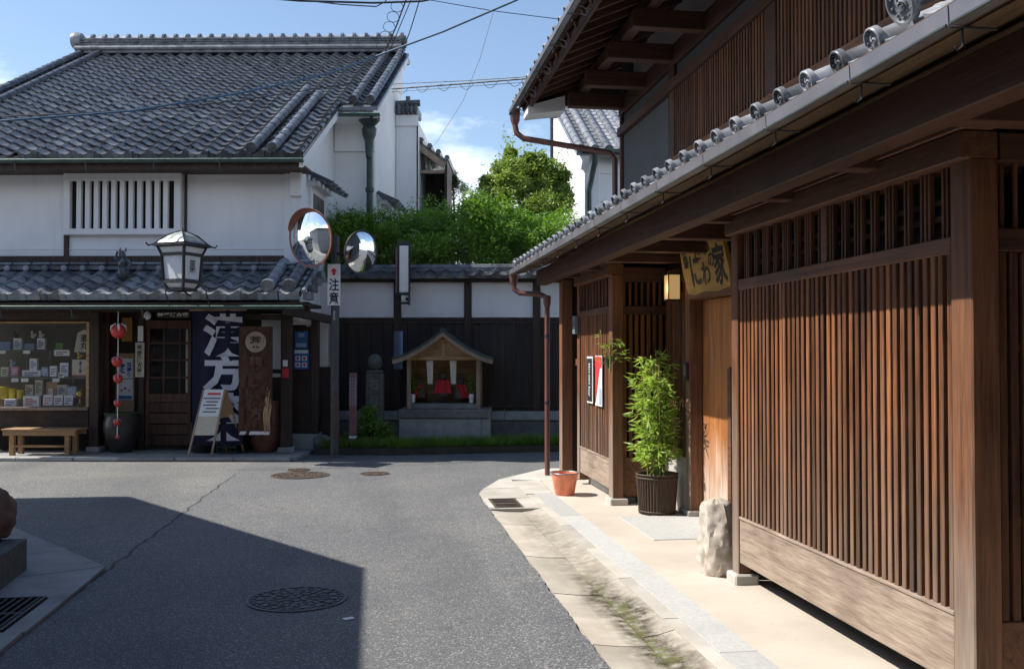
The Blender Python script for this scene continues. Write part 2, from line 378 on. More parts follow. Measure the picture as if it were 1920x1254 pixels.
    M['white'] = plain('white paint', (.78, .78, .77), .5, .05, 4, rv=.03)
    M['paper'] = plain('paper', (.80, .81, .82), .8, .05, 6, rv=.08)
    M['ink'] = plain('ink', (.012, .012, .014), .7, .2)
    M['inkblue'] = plain('blue ink', (.03, .06, .30), .7, .1)
    M['inkred'] = plain('red ink', (.55, .03, .04), .7, .1)
    M['navy'] = plain('navy cloth', (.010, .011, .036), .9, .2, 12, bs=.3)
    M['clothwhite'] = plain('cloth print', (.55, .57, .62), .9, .08, 9)
    M['red'] = plain('red cloth', (.62, .035, .05), .8, .15, 20, rv=.1)
    M['redball'] = plain('red glazed ball', (.58, .045, .04), .35, .15, 14)
    M['bucket'] = plain('orange pail', (.72, .23, .12), .5, .25, 10)
    M['orange'] = plain('orange rim', (.27, .10, .06), .5, .2, 10)
    M['blue'] = plain('blue poster', (.04, .16, .45), .6, .06)
    M['paleblue'] = plain('pale blue', (.30, .40, .55), .6, .06)
    M['yellow'] = plain('yellow tin', (.62, .48, .03), .45, .1, 9, rv=.1)
    M['green'] = plain('green box', (.10, .26, .05), .6, .1, rv=.1)
    M['pink'] = plain('pink box', (.62, .28, .33), .6, .1)
    M['kraft'] = plain('kraft paper', (.42, .27, .15), .8, .12, rv=.1)
    M['amber'] = plain('amber board', (.45, .24, .035), .6, .12)
    M['cream'] = plain('cream', (.55, .52, .42), .7, .1, rv=.12)
    M['tan'] = plain('window back wall', (.12, .10, .065), .85, .2, 3)
    M['brass'] = plain('brass', (.55, .36, .08), .25, .1, metal=.9)
    M['jar'] = plain('glazed jar', (.035, .034, .035), .35, .3, 7)
    M['terracotta'] = plain('brown pot', (.16, .07, .045), .6, .25, 8)
    M['basket'] = wood('black basket', (.022, .014, .010), (.11, .07, .048), 'z', rv=.1, across=60, along=3, bs=.8)
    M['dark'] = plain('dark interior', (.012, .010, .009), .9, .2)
    M['black'] = plain('black lacquer', (.012, .012, .013), .4, .2)
    M['cable'] = plain('black cable', (.012, .012, .014), .6, .1)
    M['bluecable'] = plain('blue cable', (.02, .07, .14), .5, .1)
    M['lampglass'] = plain('milk glass', (.66, .68, .70), .3, .05)
    M['statue'] = plain('mossy statue stone', (.10, .105, .095), .9, .35, 14, bs=.5)
    M['bark'] = wood('bark', (.06, .045, .035), (.16, .125, .095), 'z', rv=0, bs=.8)
    M['mauve'] = plain('mauve painted stake', (.22, .10, .11), .7, .15)
    M['cushion'] = plain('white porcelain', (.7, .72, .75), .25, .05)
    t = NT('window glass'); t.b.inputs['Transmission Weight'].default_value = 0
    gl = t.n('BsdfGlossy', Roughness=.02); tp = t.n('BsdfTransparent'); fr = t.n('Fresnel', IOR=1.5); mx = t.n('MixShader')
    t.l(t.math('MULTIPLY', fr.outputs[0], .5), mx.inputs[0]); t.l(tp.outputs[0], mx.inputs[1]); t.l(gl.outputs[0], mx.inputs[2])
    t.l(mx.outputs[0], t.t.nodes['Material Output'].inputs[0]); M['glass'] = t.m
    t = NT('mirror'); M['mirror'] = t.done((.82, .85, .88), .015, metal=1)
    t = NT('lit lamp shade'); t.b.inputs['Emission Color'].default_value = (1, .62, .22, 1); t.b.inputs['Emission Strength'].default_value = .22
    M['lamplit'] = t.done((.6, .52, .38), .6)
    def leaf(name, a, b, c=None, rough=.5):
        t = NT(name); f = t.noise(t.pos(), 3.5, 4); fi = t.noise(t.pos(), 40, 2)
        col = t.ramp(f, [(.3, a), (.7, b)])
        col = t.mix(col, c or b, t.mr(fi, .5, .8, 0, .7))
        t.l(col, t.b.inputs['Base Color']); t.b.inputs['Roughness'].default_value = rough
        tl = t.n('BsdfTranslucent'); t.l(t.mix(col, (1.1, 1.25, .5), 1.0, 'MULTIPLY'), tl.inputs['Color']); mx = t.n('MixShader'); mx.inputs[0].default_value = .38
        t.l(t.b.outputs[0], mx.inputs[1]); t.l(tl.outputs[0], mx.inputs[2]); t.l(mx.outputs[0], t.t.nodes['Material Output'].inputs[0]); return t.m
    M['hedge'] = leaf('hedge leaf', (.10, .22, .035), (.24, .40, .06), (.38, .5, .10))
    M['treeleaf'] = leaf('tree leaf', (.15, .24, .045), (.30, .39, .085), (.5, .48, .18))
    M['bamboo'] = leaf('bamboo leaf', (.25, .40, .06), (.40, .54, .10), (.56, .62, .2))
    M['grass'] = leaf('grass blade', (.10, .21, .03), (.20, .34, .06), (.28, .38, .07))
    M['pine'] = leaf('pine needle', (.012, .03, .014), (.03, .06, .025))
mats()
# ================================================================== GROUND
def ground():
    frame(FI)
    mk('road', MB().add([(-90, -60, 0), (90, -60, 0), (90, 150, 0), (-90, 150, 0)], [(0, 1, 2, 3)]), M['asphalt'], kind='structure')
    # right-hand pavement: stone channel, kerb, tamped earth
    frame(PM)
    pv = mk('pavement', MB().slab([(1.89, -1.5), (3.6, -1.5), (3.6, 9.9), (3.3, 9.9), (2.9, 11.0), (1.95, 11.0), (1.89, 9.95)], .004, .05), M['sand'], kind='structure')
    mb = MB(); ys = np.arange(-1.5, 10.1, .035); v = []
    for yy in ys: v += [(.78, yy, .0025), (1.0, yy, .026), (1.108+rnd.uniform(-.006, .007)+.005*math.sin(yy*7), yy, .039)]
    mb.add(v, [(3*i+k_, 3*i+k_+1, 3*i+4+k_, 3*i+3+k_) for i in range(len(ys)-1) for k_ in (0, 1)]); mk('road_edge', mb, M['asphalt'], smooth=True, kind='structure')
    for side, joints in ((0, [.9, 1.9, 2.8, 3.6, 4.3, 4.95, 5.47, 5.99, 6.55, 7.07, 7.7, 8.4, 9.1]), (1, [.6, 1.5, 2.3, 3.1, 3.75, 4.45, 5.1, 5.65, 6.25, 6.85, 7.4, 8.0, 8.55, 9.1])):
        for a, b in zip(joints[:-1], joints[1:]):
            g = .003; j = rnd.uniform(-.002, .002)
            if side == 0: x0, x1, z0, z1 = 1.12+rnd.uniform(-.004, .004), 1.415, .036+j, .013+j
            else: x0, x1, z0, z1 = 1.421, 1.60, .013+j, .048+j
            mb = MB(); zs = [z0, (z0+z1)/2-.006, z1]; xs = [x0, (x0+x1)/2, x1]; v = []
            for yy in (a+g, b-g):
                for xx, zz in zip(xs, zs): v.append((xx, yy, zz))
            v += [(x0, a+g, .001), (x1, a+g, .001), (x0, b-g, .001), (x1, b-g, .001)]
            mb.add(v, [(0, 1, 4, 3), (1, 2, 5, 4), (6, 7, 2, 1, 0), (8, 3, 4, 5, 9), (6, 0, 3, 8), (7, 9, 5, 2)])
            mk('channel_slab', mb, M['channel'], pv)
    for a, b in zip([-.5, .8, 2.7, 4.68, 6.65, 8.6], [.8, 2.7, 4.68, 6.65, 8.6, 10.0]):
        bx('kerb_stone', M['granite'], pv, 1.693, 1.888, a+.002, b-.002, .002, .052+rnd.uniform(0, .003), c=.0015)
    for i in range(11):
        a = -.4+i*.95; bx('edging_strip', M['concrete'], pv, 1.605, 1.69, a+.004, min(a+.945, 9.95), .002, .049+rnd.uniform(0, .002), c=.001)
    for poly in ([(1.12, 9.11), (1.6, 9.11), (1.6, 9.16), (1.12, 9.16)], [(1.12, 9.17), (1.17, 9.17), (1.17, 9.75), (1.12, 9.75)], [(1.46, 9.17), (1.6, 9.17), (1.6, 9.75), (1.46, 9.75)],
                 [(1.12, 9.76), (1.6, 9.76), (1.6, 10.5), (1.2, 10.42), (1.13, 10.15)], [(1.2, 10.43), (1.6, 10.51), (1.62, 11.3), (1.48, 11.18)],
                 [(1.61, 10.01), (1.885, 10.01), (1.94, 11.02), (1.61, 11.0)], [(1.48, 11.2), (1.9, 11.05), (2.5, 11.05), (2.5, 12.15), (2.2, 12.15)], [(2.51, 11.05), (4.5, 11.05), (4.5, 12.2), (2.51, 12.15)]):
        mk('corner_slab', MB().slab(poly, .002, .042+rnd.uniform(0, .006)), M['concrete'], pv)
    bx('doorstep_slab', M['granite'], pv, 2.2, 2.93, 7.42, 8.48, .03, .056, c=.002)
    def grate(x0, x1, y0, y1, z, label, n, along_y, mat):
        t = thing('drain_grate', label, 'drain grate', ((x0+x1)/2, (y0+y1)/2, z-.03), 'street drain grates')
        mb = MB(); e = .018
        mb.box(x0, x1, y0, y0+e, z-.03, z); mb.box(x0, x1, y1-e, y1, z-.03, z); mb.box(x0, x0+e, y0+e, y1-e, z-.03, z); mb.box(x1-e, x1, y0+e, y1-e, z-.03, z)
        mk('frame', mb, mat, t); bx('sump', M['dark'], t, x0+.01, x1-.01, y0+.01, y1-.01, z-.034, z-.024, c=0)
        for i in range(n):
            if along_y: c_ = x0+e+(i+.5)*(x1-x0-2*e)/n; bx('bar', mat, t, c_-.007, c_+.007, y0+e, y1-e, z-.022, z-.002, c=.002)
            else: c_ = y0+e+(i+.5)*(y1-y0-2*e)/n; bx('bar', mat, t, x0+e, x1-e, c_-.011, c_+.011, z-.022, z-.002, c=.002)
        if n > 6: bx('bar', mat, t, x0+e, x1-e, (y0+y1)/2-.012, (y0+y1)/2+.012, z-.020, z-.003, c=.002)
    grate(1.18, 1.45, 9.18, 9.74, .044, 'rusty iron drain grate in the stone channel by the orange pail', 8, False, M['rustiron'])
    # left-hand corner pavement
    frame(FI)
    pl = mk('corner_pavement', MB().slab([(-1.95, -2), (-1.95, 6.98), (-5.2, 11.6), (-9, 11.6), (-9, -2)], .002, .012), M['darkpave'], kind='structure')
    d = Vector((-1.25, 1.78)).normalized(); n_ = Vector((-d.y, d.x))
    for i in range(6):
        p0 = Vector((-1.83, 7.05))+d*(i*.78+.004 if i else 0); p1 = Vector((-1.83, 7.05))+d*((i+1)*.78-.004)
        q1 = p1+n_*.62; q0 = p0+n_*.62 if i else Vector((-2.42, 6.72))
        mk('pavement_slab', MB().slab([tuple(p0), tuple(p1), tuple(q1), tuple(q0)], .003, .022+rnd.uniform(0, .004)), M['darkpave'], pl)
    for i, (a, b) in enumerate([(6.2, 7.04), (4.75, 5.45), (4.0, 4.744), (3.2, 3.994), (2.3, 3.194)]):
        poly = [(-1.82, a), (-1.83, b), (-2.42, b if i else 6.715), (-2.40, a)]
        mk('pavement_slab', MB().slab(poly, .003, .023+rnd.uniform(0, .004)), M['darkpave'], pl)
    mk('pavement_slab', MB().slab([(-1.82, 5.456), (-1.82, 6.194), (-1.93, 6.194), (-1.93, 5.456)], .003, .024), M['darkpave'], pl)
    grate(-2.38, -1.94, 5.46, 6.19, .036, 'dark iron drain grate in the shaded corner pavement', 9, True, M['iron'])
    # plinth and boulder at the street corner
    c0 = Vector(G(50, 1068, .02)); c1 = Vector(G(-40, 1138, .02)); e = (c1-c0).normalized(); nn = Vector((e.y, -e.x)); nn = nn if nn.x < 0 else -nn
    c0b = Vector(G(50, 1068, .02)); L_ = 1.1; qd = [c0b, c0b+e*L_, c0b+e*L_+nn*.75, c0b+nn*.75]
    mk('stone_plinth', MB().slab([tuple(q) for q in qd], .012, .235), M['statue'], label='low cut stone plinth at the shaded street corner', cat='plinth')
    bc = Vector(G(-22, 1012, .235))+nn*.02
    from mathutils import noise as NO
    bb = MB().blob((0, 0, 0), (.19, .22, .2), 36, 24, .12, 5); bb.v = [(p[0]*k_+bc.x, p[1]*k_+bc.y, max(p[2]*k_+.405, .236)) for p in bb.v for k_ in [1+.22*NO.noise(Vector(p)*7)+.10*NO.noise(Vector(p)*19)+.05*NO.noise(Vector(p)*45)]]
    mk('boulder', bb, plain('red boulder', (.13, .07, .05), .85, .45, 9, bs=.5), smooth=True, label='reddish brown boulder sitting on the low corner plinth', cat='boulder')
    # manhole covers
    def cover(px, py, r, label, mat, rel, pat):
        x, y_ = G(px, py)
        t = thing('manhole_cover', label, 'manhole cover', (x, y_, .001), 'street covers')
        mk('rim', MB().lathe([(r*1.0, .002), (r*1.0, .008), (r*.93, .008), (r*.93, .002)], (x, y_, 0), 40), rel, t)
        mk('lid', MB().lathe([(r*.93, .001), (r*.93, .004), (0, .004)], (x, y_, 0), 40), mat, t)
        mb = MB(); g = random.Random(3)
        for ring, (ra, rb, cnt) in enumerate(pat):
            for k in range(cnt):
                a0 = 2*math.pi*(k+.12+.3*(ring % 2))/cnt; a1 = a0+2*math.pi*.7/cnt*g.uniform(.7, 1)
                seg = 3; pts = [(ra*r*math.cos(a0+(a1-a0)*i/seg), ra*r*math.sin(a0+(a1-a0)*i/seg)) for i in range(seg+1)] + [(rb*r*math.cos(a1-(a1-a0)*i/seg), rb*r*math.sin(a1-(a1-a0)*i/seg)) for i in range(seg+1)]
                mb.prism([(x+p, y_+q) for p, q in pts], lambda p, q: (p, q, .003), lambda p, q: (p, q, .009))
        mk('relief', mb, rel, t, kind='stuff')
    cover(557, 1123, .305, 'ornate grey cast iron manhole cover lying in the road shadow', M['iron'], M['iron_relief'], [(.84, .9, 28), (.66, .8, 16), (.46, .62, 22), (.3, .42, 10), (.08, .24, 6)])
    cover(563, 891, .36, 'large brown iron manhole cover in the sunlit road', M['rustiron'], M['rustiron'], [(.84, .9, 28), (.62, .78, 20), (.4, .56, 14), (.1, .32, 8)])
    cover(703, 888, .185, 'small rusty round valve cover in the sunlit road', M['rustiron'], M['rustiron'], [(.7, .85, 16), (.2, .55, 8)])
    cover(560, 881, .15, 'small rusty lid just beyond the large brown manhole cover', M['rustiron'], M['rustiron'], [(.6, .85, 12), (.2, .5, 6)])

# ================================================================== RIGHT-HAND TIMBER HOUSE
def roof_disc(mb, r, M_):
    mb.lathe([(r, -.012), (r, .012), (r*.93, .016), (r*.84, .016), (r*.80, .004), (0, .004)], n=20, M=M_)
    for k in range(10):
        q = 2*math.pi*k/10; mb.lathe([(r*.085, .003), (r*.06, .012), (0, .013)], n=5, M=M_ @ TR((r*.66*math.cos(q), r*.66*math.sin(q), 0)))
    for k in range(3):          # the swirl in the middle
        q0 = 2*math.pi*k/3; pts = [(r*(.10+.32*i/4)*math.cos(q0+1.6*i/4), r*(.10+.32*i/4)*math.sin(q0+1.6*i/4)) for i in range(5)]
        mb.tube([M_ @ Vector((p, q, .008)) for p, q in pts], [r*.13, r*.12, r*.10, r*.07, r*.03], 5)
def roll_mesh(L, r, step=.26, disc=None):
    mb = MB(); n = 6; k = 0.0
    while k < L-1e-3:
        e = min(k+step, L); arc = []
        for (xx, rr) in ((k, r*1.06), (k+.03, r*1.06), (k+.034, r), (e+.02, r*.97)):
            arc.append([(xx, rr*math.cos(math.pi*i/n), rr*math.sin(math.pi*i/n)) for i in range(n+1)])
        v = [p for a in arc for p in a]; w = n+1
        mb.add(v, [(j*w+i, j*w+i+1, (j+1)*w+i+1, (j+1)*w+i) for j in range(3) for i in range(n)] + [tuple(range(w))]); k += step
    if disc: roof_disc(mb, disc, Matrix(((0, 0, -1, 0), (1, 0, 0, 0), (0, 1, 0, disc*.35), (0, 0, 0, 1))))
    return mb
def pan_mesh(L, wd, step=.24):
    mb = MB(); n = 6; k = 0.0
    while k < L-1e-3:
        e = min(k+step, L); v = []
        for xx, dz in ((k, .012), (e+.02, -.004)):
            for i in range(n+1):
                t = -1+2*i/n; v.append((xx, t*wd/2, dz-.022*(1-t*t)))
        for i in range(n+1):
            t = -1+2*i/n; v.append((k, t*wd/2, -.012-.022*(1-t*t)))
        w = n+1
        mb.add(v, [(i, i+1, w+i+1, w+i) for i in range(n)] + [(2*w+i, 2*w+i+1, i+1, i) for i in range(n)]); k += step
    return mb
def slopeM(x, y, z, s):   # local x runs up the slope (+X)
    a = math.atan(s); return TR((x, y, z)) @ Matrix.Rotation(-a, 4, 'Y')
def right_house():
    frame(HM)
    h = thing('merchant_house', 'two storey brown timber house with lattice bays and silver tiled eaves', 'house', (2.6, 7.2, .0))
    P_ = lambda n_, m, *a, **k: bx(n_, M[m], h, *a, **k)
    XF = 2.31
    # ---- body
    mk('wall', MB().box(3.06, 8.0, -6.0, 11.38, 0, 4.3), M['dark'], h)  # body carried on behind the camera, out of view, to cut sky light
    P_('wall', 'plaster_black', 3.0, 3.055, 9.58, 11.4, 3.0, 4.34, c=0, label='black plaster wall panel of the upper storey')
    P_('wall', 'plaster_black', 3.06, 8.0, 11.385, 11.42, 0, 4.6, c=0)
    # ---- upper storey
    frame(HM2)
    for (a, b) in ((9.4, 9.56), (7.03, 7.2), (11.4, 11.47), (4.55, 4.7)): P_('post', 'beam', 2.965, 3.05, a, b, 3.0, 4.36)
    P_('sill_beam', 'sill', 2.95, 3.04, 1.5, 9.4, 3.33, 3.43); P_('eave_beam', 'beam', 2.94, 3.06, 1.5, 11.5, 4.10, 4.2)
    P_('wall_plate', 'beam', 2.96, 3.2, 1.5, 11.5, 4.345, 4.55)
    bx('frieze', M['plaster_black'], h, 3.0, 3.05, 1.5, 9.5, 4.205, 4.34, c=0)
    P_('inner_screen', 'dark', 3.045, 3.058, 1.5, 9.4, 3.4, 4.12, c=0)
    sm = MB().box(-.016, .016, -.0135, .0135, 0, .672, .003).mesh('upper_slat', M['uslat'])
    for (a, b) in ((7.2, 9.4), (4.7, 7.03), (2.4, 4.55)):
        n = int((b-a)/.058)
        for i in range(n): inst('lattice_slat', sm, TR((2.99, a+(i+.5)*(b-a)/n, 3.43)), h)
        for z in (3.65, 3.88): P_('lattice_rail', 'uslat', 3.008, 3.024, a, b, z, z+.03, c=.002)
    for y in (11.3, 10.42, 9.47, 8.57, 7.68, 6.8, 5.9): P_('bracket_arm', 'arm', 2.3, 3.0, y-.06, y+.06, 4.385, 4.55, c=.006)
    frame(HM)
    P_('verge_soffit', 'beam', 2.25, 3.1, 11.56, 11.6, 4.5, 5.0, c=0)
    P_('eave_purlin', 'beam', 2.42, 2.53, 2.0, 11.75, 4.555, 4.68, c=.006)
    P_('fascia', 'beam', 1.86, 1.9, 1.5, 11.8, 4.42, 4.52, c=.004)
    us = .42; rz = lambda x: 4.50+(x-1.86)*us
    rm = MB().bar((1.83, 0, rz(1.83)), (3.05, 0, rz(3.05)), .045, .06, .003).mesh('rafter', M['arm'])
    for i in range(34): inst('rafter', rm, TR((0, 11.72-i*.3, .0)), h)
    mb = MB().prism([(1.8, rz(1.8)+.035), (5.6, rz(5.6)+.035), (5.6, rz(5.6)+.06), (1.8, rz(1.8)+.06)], lambda x, z: (x, 1.5, z), lambda x, z: (x, 11.82, z)); mk('roof_boarding', mb, M['beam'], h)
    mb = MB().prism([(1.78, rz(1.8)+.062), (5.6, rz(5.6)+.062), (9.4, rz(1.8)+.062), (9.4, rz(1.8)+.09), (5.6, rz(5.6)+.09), (1.78, rz(1.8)+.09)], lambda x, z: (x, 1.5, z), lambda x, z: (x, 11.84, z)); mk('roof', mb, M['tile_silver'], h)
    mk('gable_wall', MB().prism([(3.0, 4.2), (8.2, 4.2), (8.2, rz(3.0)), (5.6, rz(5.6)+.03), (3.0, rz(3.0)+.03)], lambda x, z: (x, 11.3, z), lambda x, z: (x, 11.38, z)), M['plaster_black'], h)
    P_('attic_wall', 'plaster_house', 3.12, 3.18, 1.0, 11.38, 4.5, rz(3.15)+.05, c=0)
    P_('verge_board', 'beam', 1.9, 2.28, 11.75, 11.8, 4.40, 4.56)
    mk('verge_end', MB().prism([(1.84, 4.33), (2.29, 4.39), (2.29, 4.565), (1.84, 4.43)], lambda x, z: (x, 11.36, z), lambda x, z: (x, 11.68, z)), M['white'], h, label='white plastered verge end under the upper eave')
    ur = roll_mesh(1.5, .045, disc=.05).mesh('upper_roll', M['tile_silver'], True); up = pan_mesh(1.5, .2).mesh('upper_pan', M['tile_silver'], True)
    for i in range(38):
        y = 11.78-i*.262
        inst('roll_tile', ur, slopeM(1.75, y, rz(1.75)+.10, us), h); inst('pan_tile', up, slopeM(1.73, y-.131, rz(1.73)+.105, us), h)
    mk('ridge_roll', MB().tube([(1.76, 11.83, rz(1.76)+.14), (5.5, 11.83, rz(5.5)+.14)], .06, 8), M['tile_silver'], h, True)
    def gutter(x, z, y0, y1, joints, mat):
        js = [y for y in joints if y0 < y < y1]; ys = [y0]+js+[y1]
        for a, b in zip(ys[:-1], ys[1:]):
            pr = [(x-.055, z+.058), (x-.052, z), (x-.012, z), (x-.008, z+.055), (x-.013, z+.055), (x-.016, z+.006), (x-.046, z+.006), (x-.050, z+.058)]
            g = mk('gutter', MB().prism(pr, lambda p, q: (p, a+.004, q), lambda p, q: (p, b-.004, q)), M[mat], h)
            mk('bead', MB().tube([(x-.055, a+.01, z+.002), (x-.055, b-.01, z+.002)], .005, 5), M['verdigris'], g)
        for y in js:
            mk('gutter_hook', MB().tube([(x-.01, y, z-.002), (x-.01, y, z-.06), (x-.025, y, z-.072), (x-.035, y, z-.062)], .004, 5), M['iron'], h)
            mk('gutter_hook', MB().tube([(x-.05, y+.002, z-.004), (x+.1, y, z-.006)], .005, 5), M['iron'], h)
    gutter(1.73, 4.43, 1.5, 11.83, [3.2+.85*i for i in range(11)], 'steel')
    for y in [3.2+.85*i for i in range(11)]:
        mk('gutter_hook', MB().tube([(1.74, y-.2, 4.43), (1.80, y-.2, 4.40), (1.815, y-.2, 4.37), (1.79, y-.2, 4.345), (1.76, y-.2, 4.36)], .006, 5), M['steel'], h)
    # ---- lower eave
    s = .45; lz = lambda x: 2.545+(x-1.78)*s
    mb = MB().prism([(1.77, lz(1.77)-.03), (3.0, lz(3.0)-.03), (3.0, lz(3.0)), (1.77, lz(1.77))], lambda x, z: (x, .6, z), lambda x, z: (x, 11.82, z)); mk('pent_roof_deck', mb, M['tile_silver'], h)
    for i, (x0, x1) in enumerate(((1.745, 1.985), (1.99, 2.2), (2.205, 2.45), (2.455, 2.7), (2.705, 3.0))):
        mb = MB().prism([(x0, 2.475+(x0-1.8)*.32), (x1, 2.475+(x1-1.8)*.32), (x1, 2.495+(x1-1.8)*.32), (x0, 2.495+(x0-1.8)*.32)], lambda x, z: (x, .6, z), lambda x, z: (x, 11.8, z)); mk('eave_board', mb, M['soffit'], h)
    P_('fascia', 'soffit', 1.728, 1.742, .6, 11.8, 2.462, 2.55, c=.002)
    lr = roll_mesh(1.36, .046, disc=.048).mesh('lower_roll', M['tile_silver'], True); lp = pan_mesh(1.36, .195).mesh('lower_pan', M['tile_silver'], True)
    for i in range(43):
        y = 11.76-i*.2535
        if abs(y-3.24) > .12: inst('roll_tile', lr, slopeM(1.755, y, lz(1.77)+.034, s), h)
        inst('pan_tile', lp, slopeM(1.755, y-.127, lz(1.77)+.03, s), h)
    big = roll_mesh(1.2, .07, disc=.074).mesh('ridge_end', M['tile_silver'], True)
    inst('ridge_roll', big, slopeM(1.77, 3.24, lz(1.8)+.085, s), h)
    mk('ridge_roll', MB().tube([(1.74, 11.82, lz(1.74)+.05), (2.98, 11.82, lz(2.98)+.05)], .05, 8), M['tile_silver'], h, True)
    gutter(1.735, 2.458, .6, 11.82, [2.87, 3.45, 4.17, 4.95, 5.75, 6.56, 7.35, 8.15, 8.95, 9.75, 10.55, 11.3], 'steel')
    P_('eave_purlin', 'beam', 1.98, 2.1, .6, 11.6, 2.32, 2.495, c=.006)
    for y in (3.48, 4.36, 5.22, 6.1, 6.98, 7.86, 8.74, 9.6, 10.5, 11.2): P_('bracket_arm', 'arm', 2.085, 3.0, y-.05, y+.05, 2.33, 2.44, c=.005)
    # ---- lattice bays on the street front
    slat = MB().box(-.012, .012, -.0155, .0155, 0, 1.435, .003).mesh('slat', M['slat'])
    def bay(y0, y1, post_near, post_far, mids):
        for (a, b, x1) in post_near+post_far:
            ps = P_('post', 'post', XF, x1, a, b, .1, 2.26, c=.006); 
            mk('foot_stone', MB().box(XF-.03, x1+.04, a-.03, b+.03, .04, .115, .01), M['concrete'], ps)
        H = P_('header_beam', 'rail', XF-.035, XF+.12, y0-.14, y1+.13, 2.255, 2.365, c=.006)
        P_('header_cap', 'rail', XF-.045, XF+.1, y0-.15, y1+.14, 2.368, 2.40, c=.004)
        P_('middle_rail', 'rail', XF+.005, XF+.09, y0, y1, 1.90, 1.968, c=.005)
        P_('skirt_board', 'board', XF+.008, XF+.048, y0, y1, .185, .462, c=.006)
        P_('skirt_cap', 'board', XF+.002, XF+.07, y0, y1, .462, .478, c=.003)
        n = int(round((y1-y0)/.0565))
        for i in range(n): inst('lattice_slat', slat, TR((XF+.025+rnd.uniform(-.002, .003), y0+(i+.5)*(y1-y0)/n+rnd.uniform(-.002, .002), .472)) @ Matrix.Rotation(rnd.uniform(-.0022, .0022), 4, 'X') @ Matrix.Rotation(rnd.uniform(-.03, .03), 4, 'Z'), h)
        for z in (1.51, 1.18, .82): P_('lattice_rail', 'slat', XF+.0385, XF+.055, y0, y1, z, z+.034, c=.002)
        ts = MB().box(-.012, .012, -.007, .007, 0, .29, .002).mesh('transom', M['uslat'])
        seg = [y0]+mids+[y1]; k = 0
        for a, b in zip(seg[:-1], seg[1:]):
            y = a+.05; g = 2
            while y < b-.05:
                for j in range(g): inst('transom_slat', ts, TR((XF+.035, y+j*.03, 1.967)), h)
                y += .03*g+.065; g = 5-g
        for m_ in mids: P_('transom_post', 'rail', XF+.012, XF+.08, m_-.028, m_+.028, 1.968, 2.255, c=.004)
        for z in (2.06, 2.13): P_('transom_rail', 'soffit', XF+.11, XF+.122, y0, y1, z, z+.025, c=.002)
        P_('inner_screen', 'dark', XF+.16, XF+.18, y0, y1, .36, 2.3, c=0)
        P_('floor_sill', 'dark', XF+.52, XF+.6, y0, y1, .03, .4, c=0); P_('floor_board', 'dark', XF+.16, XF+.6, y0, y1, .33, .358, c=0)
    bay(3.83, 6.06, [(3.69, 3.825, 2.43)], [(6.065, 6.165, 2.40)], [4.92])
    bay(9.37, 10.68, [(9.22, 9.365, 2.42)], [], [])
    # return of the near bay beyond the big post
    P_('skirt_board', 'rail', 2.44, 3.0, 3.72, 3.76, .10, .46); P_('middle_rail', 'arm', 2.44, 3.0, 3.71, 3.78, 1.9, 1.99); P_('header_beam', 'arm', 2.44, 3.0, 3.69, 3.8, 2.25, 2.36)
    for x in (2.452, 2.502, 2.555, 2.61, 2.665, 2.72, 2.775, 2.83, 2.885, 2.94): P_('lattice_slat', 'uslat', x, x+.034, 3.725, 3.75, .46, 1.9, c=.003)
    for z in (1.51, 1.18, .82): P_('lattice_rail', 'slat', 2.44, 3.0, 3.753, 3.768, z, z+.034, c=.002)
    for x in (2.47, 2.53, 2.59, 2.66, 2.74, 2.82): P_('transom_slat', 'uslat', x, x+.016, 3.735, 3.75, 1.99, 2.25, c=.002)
    # entrance recess between the bays
    P_('skirt_board', 'rail', 2.425, 2.86, 9.28, 9.32, .12, .5); P_('middle_rail', 'arm', 2.425, 2.86, 9.27, 9.34, 1.88, 1.96); P_('header_beam', 'arm', 2.425, 2.86, 9.25, 9.35, 2.2, 2.34)
    for i in range(7): P_('lattice_slat', 'slat', 2.435+i*.061, 2.471+i*.061, 9.285, 9.31, .5, 1.88, c=.003)
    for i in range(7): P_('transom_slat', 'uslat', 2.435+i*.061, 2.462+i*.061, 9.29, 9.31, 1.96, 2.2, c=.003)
    for z in (1.45, .95): P_('lattice_rail', 'slat', 2.425, 2.86, 9.312, 9.325, z, z+.034, c=.002)
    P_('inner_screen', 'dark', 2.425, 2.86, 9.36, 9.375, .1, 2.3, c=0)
    frame(HM2)
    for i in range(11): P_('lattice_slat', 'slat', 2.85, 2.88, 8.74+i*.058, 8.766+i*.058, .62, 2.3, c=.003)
    P_('middle_rail', 'rail', 2.84, 2.89, 8.72, 9.36, .56, .62); P_('low_wall', 'plaster_house', 2.845, 2.9, 8.72, 9.36, .06, .56, c=.004)
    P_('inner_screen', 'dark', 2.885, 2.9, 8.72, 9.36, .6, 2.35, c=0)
    ps = P_('post', 'post', 2.84, 2.965, 8.6, 8.715, .1, 2.34, c=.006); bx('foot_stone', M['concrete'], ps, 2.81, 2.98, 8.57, 8.74, .04, .105, c=.01)
    P_('lintel', 'rail', 2.83, 2.97, 6.17, 8.6, 1.98, 2.12, c=.006)
    P_('wall', 'old', 2.97, 3.04, 6.17, 8.6, 2.12, 2.5, c=0)
    yy = 8.595; k = 0
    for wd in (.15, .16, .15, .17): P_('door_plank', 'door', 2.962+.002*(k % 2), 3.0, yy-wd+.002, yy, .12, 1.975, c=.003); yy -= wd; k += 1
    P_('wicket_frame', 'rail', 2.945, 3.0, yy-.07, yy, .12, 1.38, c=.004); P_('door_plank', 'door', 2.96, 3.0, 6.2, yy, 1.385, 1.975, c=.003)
    P_('wicket', 'olddoor', 2.985, 3.01, 6.2, yy-.075, .12, 1.38, c=.003); P_('threshold', 'rail', 2.93, 3.05, 6.18, 8.6, .055, .118, c=.006)
    frame(HM)
    P_('wall', 'old', 2.42, 3.0, 6.17, 6.2, .05, 2.35, c=0)
